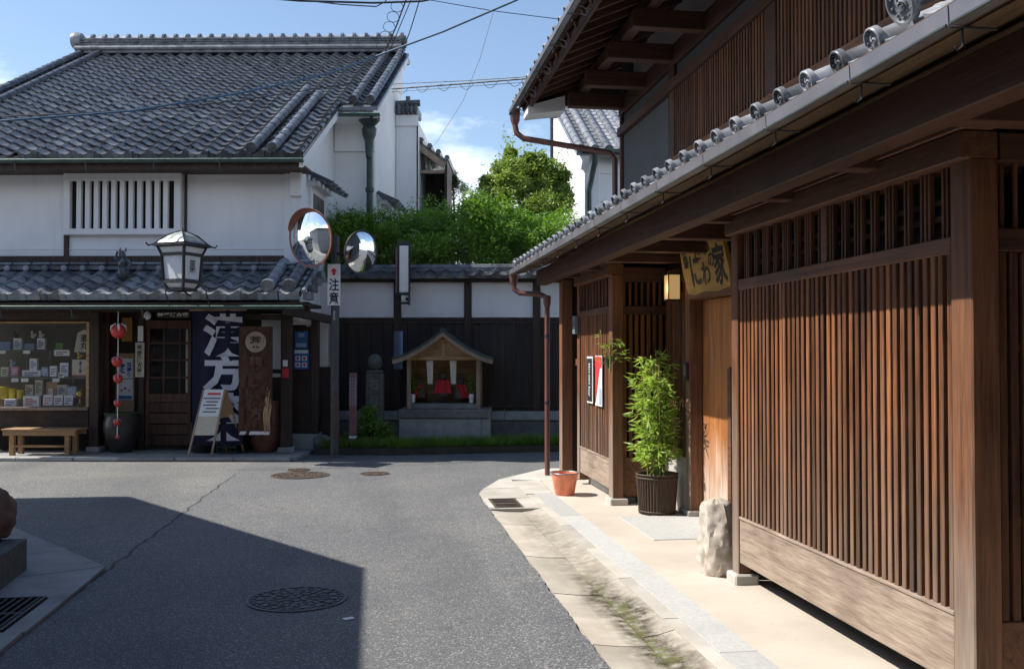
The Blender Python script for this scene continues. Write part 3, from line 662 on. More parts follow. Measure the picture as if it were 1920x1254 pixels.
    # corner column and the piece of wall beside it
    ps = P_('post', 'post', 2.2, 2.33, 11.13, 11.28, .1, 2.36, c=.006); bx('foot_stone', M['concrete'], ps, 2.17, 2.36, 11.1, 11.31, .03, .105, c=.01)
    P_('wall', 'old', 2.42, 2.47, 10.82, 11.13, .12, 2.36, c=.003); P_('post', 'post', XF, 2.42, 10.69, 10.8, .1, 2.26, c=.005)
    P_('middle_rail', 'rail', 2.36, 2.44, 10.82, 11.12, 1.36, 1.44)
    P_('wall', 'old', 2.34, 3.05, 11.2, 11.26, .08, 2.4, c=0)
    P_('floor_sill', 'granite', 2.36, 2.6, 6.2, 6.5, .05, .12); P_('floor_sill', 'granite', 2.44, 2.6, 9.4, 11.0, .05, .16)
    # downpipes
    mk('downpipe', MB().tube([(1.73, 11.78, 2.46), (1.73, 11.78, 2.36), (1.74, 11.77, 2.28), (1.80, 11.74, 2.235), (2.03, 11.62, 2.215), (2.10, 11.58, 2.18), (2.11, 11.57, 2.10), (2.11, 11.57, .04)], .032, 10), M['brownpipe'], h, True)
    mk('pipe_head', MB().lathe([(.03, 2.33), (.05, 2.38), (.055, 2.47), (.048, 2.47)], (1.73, 11.78, 0), 12), M['brownpipe'], h, True)
    mk('pipe_head', MB().lathe([(.034, 2.06), (.046, 2.1), (.05, 2.19), (.035, 2.2)], (2.11, 11.57, 0), 12), M['brownpipe'], h, True)
    for z in (1.7, .9): mk('pipe_clip', MB().lathe([(.034, z), (.039, z), (.039, z+.03), (.034, z+.03)], (2.11, 11.57, 0), 12), M['iron'], h)
    mk('downpipe', MB().tube([(1.75, 11.8, 4.44), (1.75, 11.8, 4.3), (1.77, 11.79, 4.2), (1.85, 11.76, 4.13), (2.7, 11.6, 3.98), (2.9, 11.55, 3.94), (2.95, 11.53, 3.86), (2.95, 11.53, 3.2)], .036, 10), M['brownpipe'], h, True)
    mk('pipe_head', MB().lathe([(.036, 4.3), (.06, 4.36), (.066, 4.5), (.055, 4.5)], (1.75, 11.8, 0), 12), M['brownpipe'], h, True)
    # ---- things on and around the house
    frame(TR((0, -.33, -.065)) @ HM)
    sb = thing('shop_signboard', 'honey coloured plank signboard with brushed black lettering over the door', 'signboard', (2.88, 8.3, 2.05))
    mb = MB(); Ms = TR((2.80, 8.3, 2.30)) @ Matrix.Rotation(R(-12), 4, 'Y')
    pts = [(-.52, -.2), (-.35, -.225), (-.1, -.205), (.2, -.225), (.5, -.2), (.54, -.05), (.52, .22), (-.5, .22), (-.535, 0)]
    mb.prism(pts, lambda p, q: Ms @ Vector((-.018, -p, q)), lambda p, q: Ms @ Vector((.018, -p, q))); mk('plank', mb, M['signwood'], sb)
    def FM(p, q): return Ms @ Matrix(((0, 0, -1, -.021), (-1, 0, 0, -p), (0, 1, 0, q), (0, 0, 0, 1)))
    def brush(co): co = co.copy(); co[:, 0] += .12*co[:, 1]; return co
    for ch, p, q, w_, h_ in (('奈', -.41, .165, .13, .06), ('良', -.40, .10, .13, .06), ('町', -.39, .04, .13, .06), ('に', -.21, -.02, .24, .27), ('ぎ', -.06, .14, .2, .16), ('わ', .03, -.06, .2, .19), ('い', .14, .14, .16, .11), ('の', .2, .04, .14, .12), ('家', .37, -.01, .27, .34)):
        text(ch, M['ink'], sb, FM(p, q), w_, h_, bold=.025, warp=brush)
    frame(TR((0, -.22, .2)) @ HM)
    lm = thing('wall_lantern', 'square paper wall lantern glowing amber beside the signboard', 'lantern', (2.76, 8.98, 1.78))
    mk('shade', MB().box(2.705, 2.815, 8.9, 9.03, 1.80, 2.02), M['lamplit'], lm)
    mb = MB()
    for x in (2.70, 2.812):
        for y in (8.894, 9.026): mb.box(x, x+.009, y, y+.009, 1.79, 2.03)
    for z in (1.785, 2.022): mb.box(2.699, 2.822, 8.893, 9.036, z, z+.012)
    mb.box(2.815, 2.85, 8.93, 9.0, 1.86, 1.96); mk('frame', mb, M['black'], lm)
    pl = bpy.data.lights.new('lantern_bulb', 'POINT'); pl.energy = .5; pl.color = (1, .66, .3); pl.shadow_soft_size = .06
    po = bpy.data.objects.new('lantern_bulb', pl); COL.objects.link(po); po.parent = lm; po.matrix_parent_inverse = PW[lm.name].inverted(); po.matrix_basis = FR @ TR((2.66, 8.93, 1.9))
    frame(HM2)
    ic = thing('intercom', 'grey doorbell intercom box on the entrance post', 'intercom', (2.83, 8.665, 1.2))
    bx('case', M['iron'], ic, 2.815, 2.838, 8.62, 8.69, 1.26, 1.42); bx('plate', M['steel'], ic, 2.810, 2.814, 8.63, 8.68, 1.30, 1.40, c=.001)
    frame(HM)
    mb_ = thing('meter_plate', 'blue grey metal box on the lattice corner', 'meter box', (2.29, 10.75, 1.7))
    bx('case', plain('blue grey metal', (.16, .21, .24), .5, .1), mb_, 2.26, 2.305, 10.70, 10.82, 1.72, 1.92); bx('plate', M['steel'], mb_, 2.256, 2.259, 10.72, 10.80, 1.80, 1.88, c=.001)
    p1 = thing('poster', 'dark framed notice hung on the far lattice bay', 'poster', (2.29, 10.1, 1.0)); bx('sheet', M['white'], p1, 2.300, 2.309, 10.0, 10.26, .98, 1.47, c=.001); bx('print', M['iron'], p1, 2.296, 2.299, 10.02, 10.24, 1.0, 1.45, c=0)
    text('奈\n良\n町', M['paper'], p1, face_x(2.294, 10.13, 1.23), .07, .36)
    p2 = thing('poster', 'red and white poster hung on the far lattice bay', 'poster', (2.29, 9.8, 1.0)); bx('sheet', M['white'], p2, 2.300, 2.309, 9.6, 9.88, .97, 1.48, c=.001)
    mk('print', MB().prism([(9.63, 1.46), (9.86, 1.46), (9.86, 1.0)], lambda y, z: (2.295, y, z), lambda y, z: (2.299, y, z)), M['inkred'], p2); bx('print', M['paleblue'], p2, 2.296, 2.299, 9.62, 9.70, .99, 1.15, c=0); bx('print', M['inkred'], p2, 2.2945, 2.2948, 9.61, 9.87, 1.36, 1.47, c=0)
# ================================================================== OLD SHOP (shop frame: u right, w away, z up)
def pantile(wd=.272, L=.27, th=.026, apron=0):
    # one wavy tile; local x across, local y up the slope, lower edge at y=0
    n = 8; prof = []
    for i in range(n+1):
        t = i/n
        prof.append((t*wd-wd/2, (-.048*math.sin(math.pi*t/.74) if t < .74 else .026*math.sin(math.pi*(t-.74)/.26))+.012*(1-t)))
    v = [(x, 0, z+.03) for x, z in prof] + [(x, L, z-.006) for x, z in prof] + [(x, .001, z+.03-th) for x, z in prof]
    w = n+1; f = [(i, i+1, w+i+1, w+i) for i in range(n)] + [(2*w+i, 2*w+i+1, i+1, i) for i in range(n)]
    f += [(0, w, 2*w), (n, 2*w+n, w+n)]
    mb = MB().add(v, f)
    if apron:
        mb.add([(x, -.004, min(z+.026, .03)) for x, z in prof] + [(x*.985, -.010, -apron) for x, z in prof], [(i, i+1, w+i+1, w+i) for i in range(n)])
        mb.box(-wd*.485, -wd*.2, -.022, -.008, -apron, .012)
    return mb
def tilted(u, w, z, s): return TR((u, w, z)) @ Matrix.Rotation(math.atan(s), 4, 'X')
def old_shop():
    frame(FL)
    h = thing('pharmacy_house', 'old white plastered herbal pharmacy with grey tiled roofs and dark timber shopfront', 'house', (-5.5, 14.4, .05))
    P_ = lambda n_, m, *a, **k: bx(n_, M[m], h, *a, **k)
    W0 = 14.0; WU = 14.35; UR = -3.44; s = .53
    EW, EZ = 13.6, 4.30
    rz = lambda w: EZ+.07+(w-EW)*s
    RW = 20.3; RZ = rz(RW)
    # ---- upper walls
    mk('wall', MB().box(-9.5, UR, WU, 16.9, 2.3, 4.35), M['plaster'], h)
    mk('wall', MB().prism([(14.36, 4.3), (16.9, 4.3), (16.9, rz(16.9)-.12), (14.36, rz(14.36)-.12)], lambda w, z: (-9.5, w, z), lambda w, z: (UR-.004, w, z)), M['plaster'], h)
    mk('wall', MB().prism([(16.905, .4), (20.6, .4), (20.6, RZ-.2), (RW, RZ-.15), (16.905, rz(16.905)-.12)], lambda w, z: (-9.1, w, z), lambda w, z: (-2.73, w, z)), M['plaster'], h)
    P_('corner_pilaster', 'plaster', UR-.22, UR+.03, WU-.05, WU+.25, 2.7, 4.28, c=.004)
    P_('corbel', 'plaster', UR-.12, UR+.05, WU-.14, WU-.055, 3.85, 4.25, c=.01)
    P_('plinth_band', 'old', -9.2, UR-.23, WU-.06, WU-.003, SZ(496, WU), SZ(480, WU)); P_('wall_band', 'plaster', -9.2, UR-.23, WU-.012, WU-.002, SZ(468, WU), SZ(465, WU), c=0)
    for (a, b) in ((119, 128), (345, 349)): P_('post', 'old', SU(a, WU), SU(b, WU), WU-.03, WU+.01, SZ(480, WU), SZ(318, WU))
    # barred upper window
    x0, x1 = SU(123, WU), SU(342, WU); z0, z1 = SZ(441, WU), SZ(324, WU)
    wf = mk('window_frame', MB().box(x0, x1, WU-.12, WU-.03, z1-.13, z1, .006).box(x0, x1, WU-.12, WU-.03, z0, z0+.09, .006).box(x0, x0+.1, WU-.12, WU-.03, z0+.09, z1-.13, .004).box(x1-.1, x1, WU-.12, WU-.03, z0+.09, z1-.13, .004), M['plaster'], h)
    bx('window_backing', M['dark'], wf, x0+.09, x1-.09, WU-.04, WU-.032, z0+.08, z1-.12, c=0)
    n = 12; per = (x1-x0-.2)/n
    bar = MB().box(-per*.275, per*.275, -.035, .035, 0, z1-z0-.22, .006).mesh('window_bar', M['plaster'])
    for i in range(n-1): inst('bar', bar, TR((x0+.1+(i+1)*per, WU-.08, z0+.09)), wf)
    # ---- main roof
    def plane(u0, u1, w0, w1, name, m, th=.05, off=0.):
        return mk(name, MB().prism([(w0, rz(w0)-th+off), (w1, rz(w1)-th+off), (w1, rz(w1)+off), (w0, rz(w0)+off)], lambda w, z: (u0, w, z), lambda w, z: (u1, w, z)), M[m], h)
    plane(-9.7, -3.22, EW, RW, 'roof_deck', 'tile', .06, -.03); plane(-3.218, -2.55, 16.1, RW, 'roof_deck', 'tile', .06, -.03)
    mk('roof_deck', MB().prism([(RW, RZ-.09), (26.5, RZ-3.3), (26.5, RZ-3.22), (RW, RZ-.03)], lambda w, z: (-9.7, w, z), lambda w, z: (-3.6, w, z)), M['tile'], h)
    ca = math.cos(math.atan(s)); tm = pantile().mesh('pantile', M['tile'], True); em = pantile(apron=.075).mesh('eave_pantile', M['tile'], True)
    spots = []
    for r_ in range(34):
        w = EW-.05+r_*.235*ca
        if w > RW-.15: break
        for c_ in range(27):
            u = -9.6+c_*.272
            if u > -3.3 and (w < 16.05 or u > -2.64): continue
            spots.append((r_, u, w))
    fr = MB(); cnt = 0
    for r_, u, w in spots:
        Mt = tilted(u, w, rz(w)+.004, s); vis = (960+1800*u/w) > -25
        first = (r_ == 0) or (u > -3.3 and w < 16.3)
        if vis and cnt < 296: inst('roof_tile', em if first else tm, Mt @ TR((rnd.uniform(-.009, .009), rnd.uniform(-.012, .012), rnd.uniform(0, .009))) @ Matrix.Rotation(rnd.uniform(-.03, .03), 4, 'Z'), h); cnt += 1
        else:
            base = pantile(); j = (rnd.uniform(-.006, .006), rnd.uniform(-.006, .006), rnd.uniform(0, .007)); fr.add([tuple(Mt @ (Vector(p)+Vector(j))) for p in base.v], base.f)
    mk('roof_tiles', fr, M['tile'], h, True, True, kind='stuff')
    # descending rolls, verge
    def roll(u, w0, w1, r=.075, dz=.06):
        L = (w1-w0)/ca; mb = roll_mesh(L, r, .3, r*1.05); Mx = tilted(u, w0, rz(w0)+dz, s) @ Matrix.Rotation(R(90), 4, 'Z')
        mk('ridge_roll', MB().add([tuple(Mx @ Vector(p)) for p in mb.v], mb.f), M['tile'], h, True)
    for u in (-9.5, -9.1): roll(u, EW, RW-.1)
    for u in (-3.95, -3.65): roll(u, EW-.03, 16.6 if u > -3.8 else 17.0)
    roll(-2.98, 16.15, RW-.1); roll(-2.68, 16.15, RW-.1)
    for (u, a, b) in ((-3.2, EW+.02, 16.08), (-2.54, 16.1, RW)):     # white plastered verge
        mk('verge', MB().prism([(a, rz(a)-.22), (b, rz(b)-.22), (b, rz(b)-.062), (a, rz(a)-.062)], lambda w, z: (u-.08, w, z), lambda w, z: (u-.02, w, z)), M['plaster'], h)
    # main ridge
    ru0, ru1 = -9.62, -2.68
    mk('ridge_base', MB().box(ru0, ru1, RW-.22, RW+.22, RZ-.05, RZ+.12), M['tile'], h)
    for i, (hw, z) in enumerate(((.20, .12), (.19, .175), (.18, .23))): bx('ridge_course', M['tile'], h, ru0, ru1, RW-hw, RW+hw, RZ+z+.004, RZ+z+.05, c=.008)
    mk('ridge_cap', MB().tube([(ru0, RW, RZ+.29), (ru1, RW, RZ+.29)], .085, 10), M['tile_silver'], h, True)
    mk('ridge_trim', MB().tube([(ru0, RW-.23, RZ+.05), (ru1, RW-.23, RZ+.05)], .05, 8), M['tile_silver'], h, True)
    cm = MB().lathe([(.09, -.035), (.125, -.025), (.125, .025), (.09, .035)], n=10).mesh('ridge_band', M['tile'], True)
    for i in range(27): inst('ridge_band', cm, TR((ru0+.3+i*.255, RW, RZ+.295)) @ Matrix.Rotation(R(90), 4, 'Y'), h)
    mk('ridge_finial', MB().lathe([(.03, -.12), (.16, -.1), (.19, 0), (.16, .1), (.03, .13)], M=TR((ru0-.02, RW-.05, RZ+.26)) @ Matrix.Rotation(R(90), 4, 'Y')), M['tile_silver'], h, True)
    mk('ridge_finial', MB().lathe([(.05, -.1), (.13, -.08), (.15, 0), (.13, .08), (.05, .1)], M=TR((ru1, RW-.05, RZ+.2)) @ Matrix.Rotation(R(90), 4, 'Y')).box(ru1-.05, ru1+.12, RW-.3, RW+.3, RZ-.2, RZ-.1, .02), M['tile'], h, True)
    # eave: soffit, gutter
    P_('soffit', 'old', -9.6, -3.24, EW+.06, WU, EZ-.10, EZ-.07, c=0); P_('fascia', 'old', -9.6, -3.24, EW+.03, EW+.06, EZ-.16, EZ+.02)
    P_('eave_wall', 'old', -9.2, UR-.23, WU-.03, WU-.004, SZ(320, WU), EZ-.10, c=0)
    def lgutter(u0, u1, w, z, hooks):
        mk('gutter', MB().prism([(w-.05, z+.04), (w-.035, z), (w+.035, z), (w+.05, z+.04), (w+.04, z+.04), (w, z+.012), (w-.04, z+.04)], lambda a, b: (u0, a, b), lambda a, b: (u1, a, b)), M['verdigris'], h)
        mk('gutter_bead', MB().tube([(u0, w-.052, z+.042), (u1, w-.052, z+.042)], .008, 5), plain('verdigris bead', (.12, .22, .19), .5, .3), h)
        for k in hooks: mk('gutter_hook', MB().tube([(k, w-.05, z+.02), (k, w-.03, z-.02), (k, w, z-.12), (k+.01, w+.06, z-.13)], .008, 5), M['verdigris'], h)
    lgutter(-9.6, -3.2, EW-.06, EZ-.08, [SU(p, EW) for p in (30, 163, 290, 413)])
    lgutter(-3.2, -2.5, 16.05, rz(16.1)-.2, []); P_('soffit', 'plaster', -3.43, -2.73, 16.2, 16.9, rz(16.1)-.15, rz(16.1)-.08, c=0)
    mk('wall_band', MB().box(-3.43, -2.72, 16.84, 16.9, rz(16.1)-.62, rz(16.1)-.15), M['plaster'], h)
    u = SU(690, 16.5)
    mk('downpipe', MB().tube([(u, 16.6, rz(16.1)-.5), (u, 16.62, 4.6), (u, 16.62, 1.6)], .055, 10), M['verdigris'], h, True)
    mk('pipe_head', MB().lathe([(.055, rz(16.1)-.8), (.08, rz(16.1)-.5), (.12, rz(16.1)-.4), (.13, rz(16.1)-.3), (.10, rz(16.1)-.25), (.19, rz(16.1)-.15), (.19, rz(16.1)-.1)], (u, 16.55, 0), 10), M['verdigris'], h, True)
    mk('pipe_clip', MB().lathe([(.058, 4.3), (.075, 4.32), (.075, 4.38), (.058, 4.4)], (u, 16.62, 0), 10), M['verdigris'], h)
    # side windows under little tiled hoods
    def hood(uw, w0, w1, z):
        f = P_('side_window', 'plaster', uw-.02, uw+.05, w0, w1, z-1.15, z-.1, c=.004)
        bx('pane', M['black'], f, uw+.045, uw+.06, w0+.12, w1-.12, z-1.05, z-.2, c=0)
        P_('hood', 'plaster', uw-.02, uw+.16, w0-.03, w1+.03, z-.1, z-.02)
        for i in range(5):
            w = w0-.1+i*(w1-w0+.2)/4
            mk('hood_tile', MB().bar((uw-.02, w, z+.1), (uw+.38, w, z-.1), .13, .03, .004).tube([(uw-.02, w+.1, z+.13), (uw+.39, w+.1, z-.06)], .035, 6), M['tile'], h)
    hood(UR, 14.9, 15.9, 4.22); hood(-2.73, 17.3, 18.3, 4.3)
    # ---- pent roof over the shopfront
    PW0, PZ0, ps_ = 13.42, 2.35, .47; pz = lambda w: PZ0+(w-PW0)*ps_; pr = -3.2; cb = math.cos(math.atan(ps_))
    mk('pent_deck', MB().prism([(PW0, pz(PW0)-.05), (14.34, pz(14.34)-.05), (14.34, pz(14.34)-.01), (PW0, pz(PW0)-.01)], lambda w, z: (-8.6, w, z), lambda w, z: (pr, w, z)), M['tile'], h)
    pt = pantile(.283, .26, .022).mesh('pent_pantile', M['tile_silver'], True); pe = pantile(.283, .26, .022, .09).mesh('pent_eave_pantile', M['tile_silver'], True)
    for r_ in range(5):
        w = PW0-.04+r_*.225*cb
        for c_ in range(16):
            u_ = pr-.7-c_*.284
            if u_ < -8: continue
            inst('roof_tile', pe if r_ == 0 else pt, tilted(u_, w, pz(w)+.01, ps_) @ TR((rnd.uniform(-.006, .006), rnd.uniform(-.006, .006), rnd.uniform(0, .006))), h)
        for uu in (pr-.46, pr-.16): inst('roof_tile', pe if r_ == 0 else pt, tilted(uu, w, pz(w)+.012, ps_), h)
    P_('pent_ridge', 'tile', -8.6, pr-.1, 14.16, 14.34, pz(14.2)+.03, pz(14.2)+.10, c=.01)
    for i in range(17): P_('ridge_tile', 'tile_silver', pr-.2-(i+1)*.284, pr-.2-i*.284-.03, 14.12, 14.3, pz(14.2)+.105, pz(14.2)+.14, c=.01)
    kn = MB().lathe([(.045, -.02), (.045, .012), (.02, .02), (0, .02)], n=10).mesh('knob', M['tile_silver'], True)
    for i in range(17): inst('ridge_knob', kn, TR((pr-.3-i*.284, 14.14, pz(14.2)+.055)) @ Matrix.Rotation(R(90), 4, 'X'), h)
    for uu in (pr-.46, pr-.16):
        mb = roll_mesh(1.05, .085, .22, .095); Mx = tilted(uu, PW0-.02, pz(PW0)+.075, ps_) @ Matrix.Rotation(R(90), 4, 'Z')
        mk('ridge_roll', MB().add([tuple(Mx @ Vector(p)) for p in mb.v], mb.f), M['tile_silver'], h, True)
    mk('verge_roll', MB().tube([(pr+.04, PW0-.03, pz(PW0)+.02), (pr+.04, 14.3, pz(14.3)+.02)], .03, 8), M['tile_silver'], h, True)
    for k in range(4): bx('verge_tile', M['tile_silver'], h, pr+.02, pr+.13, PW0+.03+k*.26, PW0+.26+k*.26, pz(PW0+k*.26)-.09, pz(PW0+k*.26)+.02, c=.01)
    lgutter(-8.6, pr+.06, PW0-.08, SZ(580, PW0), [SU(p, PW0) for p in (8, 140, 272)])
    P_('eave_board', 'oldx', -8.6, pr, PW0+.02, 14.3, SZ(573, PW0)+.02, SZ(573, PW0)+.05, c=0)
    # ---- shopfront
    ZF = .05; ZL = SZ(584, W0)
    fl = mk('shop_floor', MB().box(-9, -3.25, 13.42, 16.8, .002, ZF), M['darkpave'], kind='structure')
    u = SU(-130, 13.35)
    for px in (-60, 35, 140, 225, 330, 440, 545): 
        nu = SU(px, 13.35); mk('kerb_stone', MB().box(u+.006, nu, 13.3+rnd.uniform(-.015, .015), 13.415, .002, .055, .01), M['granite'] if px < 330 else M['darkpave'], fl); u = nu
    def post(a, b, zt=ZL, w=W0):
        p = P_('post', 'old', SU(a, w), SU(b, w), w, w+.15, ZF+.07, zt, c=.008); mk('foot_stone', MB().box(SU(a-4, w), SU(b+4, w), w-.04, w+.18, ZF+.001, ZF+.085, .015), M['plinth'], p)
    post(168, 185); post(526, 545); post(-100, -84)
    P_('lintel', 'oldx', -8.6, pr-.02, W0+.02, W0+.14, ZL, ZL+.14); P_('lintel', 'oldx', -8.6, SU(167, W0), W0+.03, W0+.12, SZ(600, W0), ZL-.004)
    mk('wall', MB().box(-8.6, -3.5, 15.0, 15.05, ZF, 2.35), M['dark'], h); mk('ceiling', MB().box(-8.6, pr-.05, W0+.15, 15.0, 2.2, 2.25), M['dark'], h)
    # show window
    a, b = SU(-82, W0), SU(166, W0); z0, z1 = SZ(766, W0), SZ(602, W0)
    P_('window_head', 'shrine', a, b, W0+.02, W0+.09, z1-.03, z1); P_('window_jamb', 'shrine', b-.045, b, W0+.02, W0+.09, z0+.02, z1-.03)
    P_('window_sill', 'shrinepost', a, b, W0-.02, W0+.12, z0-.03, z0+.018, c=.005)
    P_('apron_board', 'oldx', a, b, W0+.01, W0+.06, SZ(802, W0), z0-.034); P_('apron_back', 'dark', a, b, W0+.3, W0+.35, ZF, SZ(802, W0), c=0)
    bx('window_pane', M['glass'], h, a, b-.045, W0+.045, W0+.049, z0+.02, z1-.03, c=0)
    P_('display_back', 'tan', a, b, W0+.72, W0+.75, z0, z1, c=0); P_('display_side', 'tan', b-.03, b, W0+.1, W0+.72, z0, z1, c=0); P_('display_floor', 'shrinepost', a, b, W0+.12, W0+.72, z0-.02, z0+.004, c=0); P_('display_top', 'dark', a, b, W0+.1, W0+.72, z1, z1+.03, c=0)
    shelf = plain('glass shelf', (.22, .30, .28), .15, .05)
    for (pa, pb, py, wd) in ((-30, 84, 656, .5), (-30, 88, 705, .42), (60, 180, 708, .36)): bx('display_shelf', shelf, h, max(SU(pa, W0+.4), a+.02), min(SU(pb, W0+.4), b-.04), W0+.62-wd, W0+.66, SZ(py, W0+.4)-.008, SZ(py, W0+.4), c=0)
    for pa in (39, 83, 127): bx('shelf_support', shelf, h, SU(pa, W0+.4)-.006, SU(pa, W0+.4)+.006, W0+.58, W0+.6, z0+.006, SZ(657 if pa < 100 else 708, W0+.4)-.01, c=0)
    # goods in the window
    W1 = W0+.3
    def goods(x0, x1, y0, y1, m, label, w, d=.07, name='medicine_box', cat='box', tilt=0, lines=None):
        p, q = S(x0, y1, w); p2, q2 = S(x1, y0, w)
        t = thing(name, label, cat, ((p+p2)/2, w+d/2, q), 'goods in the show window')
        Mx = TR((p, w, q)) @ Matrix.Rotation(R(tilt), 4, 'X')
        mk('carton', MB().box(0, p2-p, 0, d, 0, q2-q, .003, Mx), M[m], t)
        if lines:
            mb = MB(); n_ = max(2, int((q2-q)/.04)) 
            for i in range(n_): mb.box((p2-p)*.14, (p2-p)*(.86 if i % 3 else .6), -.003, -.001, (q2-q)*(.2+.66*i/n_), (q2-q)*(.2+.66*i/n_)+.013, 0, Mx)
            mk('print', mb, M[lines], t)
        return t
    G_ = goods
    for i, (x0, x1, y0, y1, m, lab, w, ln) in enumerate([
        (25, 40, 634, 655, 'paper', 'white carton on the top glass shelf beside the pale figurine', W1, 'inkblue'), (69, 84, 634, 655, 'paper', 'white carton on the top shelf end under the ornaments', W1, 'ink'),
        (45, 64, 644, 655, 'paleblue', 'flat pale blue packet between two white cartons on the top shelf', W1+.05, None), (-10, 19, 641, 655, 'paleblue', 'flat pale teal packet beside the white carton on the top shelf', W1+.05, None),
        (104, 118, 643, 660, 'green', 'bright green carton standing behind a white label', W1+.1, None), (101, 130, 656, 667, 'paper', 'wide white label box in front of the green carton', W1, 'ink'),
        (55, 69, 672, 694, 'paper', 'white carton with blue columns standing alone on the middle shelf', W1, 'inkblue'), (1, 16, 688, 706, 'cream', 'cream carton on the middle shelf beside the pink box', W1, 'ink'),
        (20, 34, 687, 706, 'pink', 'pink and white carton on the middle shelf', W1, 'paper'), (41, 76, 694, 706, 'paper', 'long low white carton on the middle shelf with teal print', W1-.03, 'inkblue'),
        (77, 90, 688, 706, 'paleblue', 'pale blue carton at the end of the middle shelf', W1, 'paper'), (93, 106, 686, 706, 'paper', 'white carton leaning beside the pale blue carton', W1-.02, 'inkblue'),
        (112, 128, 680, 706, 'paper', 'tall white carton next to the orange edged card', W1, 'inkblue'), (109, 120, 699, 708, 'paper', 'small white price card before the tall white carton', W1-.1, 'ink'),
        (47, 62, 721, 741, 'cream', 'cream packet on the window floor beside the yellow tins', W1, 'ink'), (65, 79, 712, 742, 'cream', 'tall cream packet on the window floor beside the kraft bag', W1, 'ink'),
        (106, 124, 721, 742, 'green' if 0 else 'cream', 'grey cream folder beside the kraft bag', W1, 'inkblue'), (124, 142, 724, 745, 'paleblue', 'pale blue folder beside the brass ornament', W1, 'paper'),
        (8, 30, 748, 762, 'paper', 'low white price box in front of the yellow tins', W1-.15, 'inkblue'), (43, 73, 742, 763, 'paper', 'wide white price board with red lines on the window floor', W1-.15, 'inkred'),
        (80, 98, 740, 760, 'paper', 'white folded leaflet with a pink mark on the window floor', W1-.15, 'inkred'), (100, 117, 741, 760, 'paper', 'white folded leaflet between two others on the window floor', W1-.15, 'ink'),
        (119, 136, 741, 760, 'paper', 'white folded leaflet nearest the brass ornament', W1-.15, 'inkblue'), (-12, 10, 656, 663, 'paper', 'shelf edge label under the pale teal packet', W1-.12, None), (43, 56, 656, 663, 'paper', 'shelf edge label under the flat pale blue packet', W1-.12, None),
        (39, 53, 709, 716, 'paper', 'shelf edge label above the cream packet', W1-.12, None), (21, 34, 709, 716, 'paper', 'shelf edge label under the pink box', W1-.12, None), (98, 111, 709, 716, 'paper', 'shelf edge label above the grey cream folder', W1-.12, None)]):
        G_(x0, x1, y0, y1, m, lab, w, .012 if 'label' in lab or 'leaflet' in lab or 'card' in lab else .06, tilt=-6 if 'leaflet' in lab or 'folder' in lab else 0, lines=ln)
    for (xc, r_, y0, y1, lab) in ((6, 11, 725, 748, 'large yellow tin on the window floor'), (23, 6.5, 728, 748, 'middle sized yellow tin on the window floor'), (38, 6, 731, 748, 'smallest yellow tin beside the cream packet')):
        w = W1-.03; rr = r_*w/1800; p, q = S(xc, y1, w); zt = SZ(y0, w)
        t = thing('yellow_tin', lab, 'tin', (p, w, q), 'goods in the show window'); hh = zt-q
        mk('body', MB().lathe([(rr, 0), (rr, hh*.68)], (p, w, q), 16), M['yellow'], t, True); mk('lid', MB().lathe([(rr*1.04, hh*.69), (rr*1.04, hh*.98), (rr*.97, hh)], (p, w, q), 16), M['yellow'], t, True)
    p, q = S(95, 743, W1); zt = SZ(716, W1); t = thing('paper_bag', 'brown kraft paper bag with white label in the window', 'bag', (p, W1, q), 'goods in the show window')
    mk('bag', MB().prism([(-.07, 0), (.07, 0), (.085, zt-q), (-.085, zt-q)], lambda x, z: (p+x, W1+(.0 if z < .05 else .035), q+z), lambda x, z: (p+x, W1+(.09 if z < .05 else .045), q+z)), M['kraft'], t); bx('label', M['cream'], t, p-.035, p+.035, W1-.004, W1-.001+.02, q+.01, q+.12, c=0)
    w = W1+.05; p, q = S(150, 660, w); t = thing('shogi_piece_sign', 'pale wooden shop sign shaped like a shogi piece in the window', 'sign', (p+.08, w, q), None)
    hh = SZ(618, w)-q; mk('board', MB().prism([(-.09, 0), (.24, 0), (.22, hh*.8), (.06, hh), (-.04, hh*.86)], lambda x, z: (p+x, w, q+z), lambda x, z: (p+x, w+.05, q+z)), M['cream'], t); text('通\n丸', M['ink'], t, face_w(p+.06, w-.003, q+hh*.45), .11, hh*.68, bold=.03)
    w = W1-.05; p, q = S(135, 707, w); p2, q2 = S(167, 674, w); t = thing('price_card', 'cream card with vertical lettering and orange lower edge in window', 'card', ((p+p2)/2, w, q))
    p2 = min(p2, b-.05)
    bx('card', M['cream'], t, p, p2, w, w+.02, q+.035, q2, c=.002); bx('edge', M['orange'], t, p, p2, w-.001, w+.02, q, q+.034, c=.002); text('本\n丁\n香', M['ink'], t, face_w((p+p2)/2, w-.003, (q+q2)/2+.02), .05, .18, bold=.02)
    w = W1; p, q = S(150, 762, w)
    mk('brass_ornament', MB().lathe([(.05, 0), (.06, .02), (.02, .06), (.015, .1), (.05, .13), (.065, .18), (.05, .23), (.02, .26), (0, .27)], (p, w, q), 16), M['brass'], smooth=True, label='small brass vessel glinting in the window corner', cat='ornament')
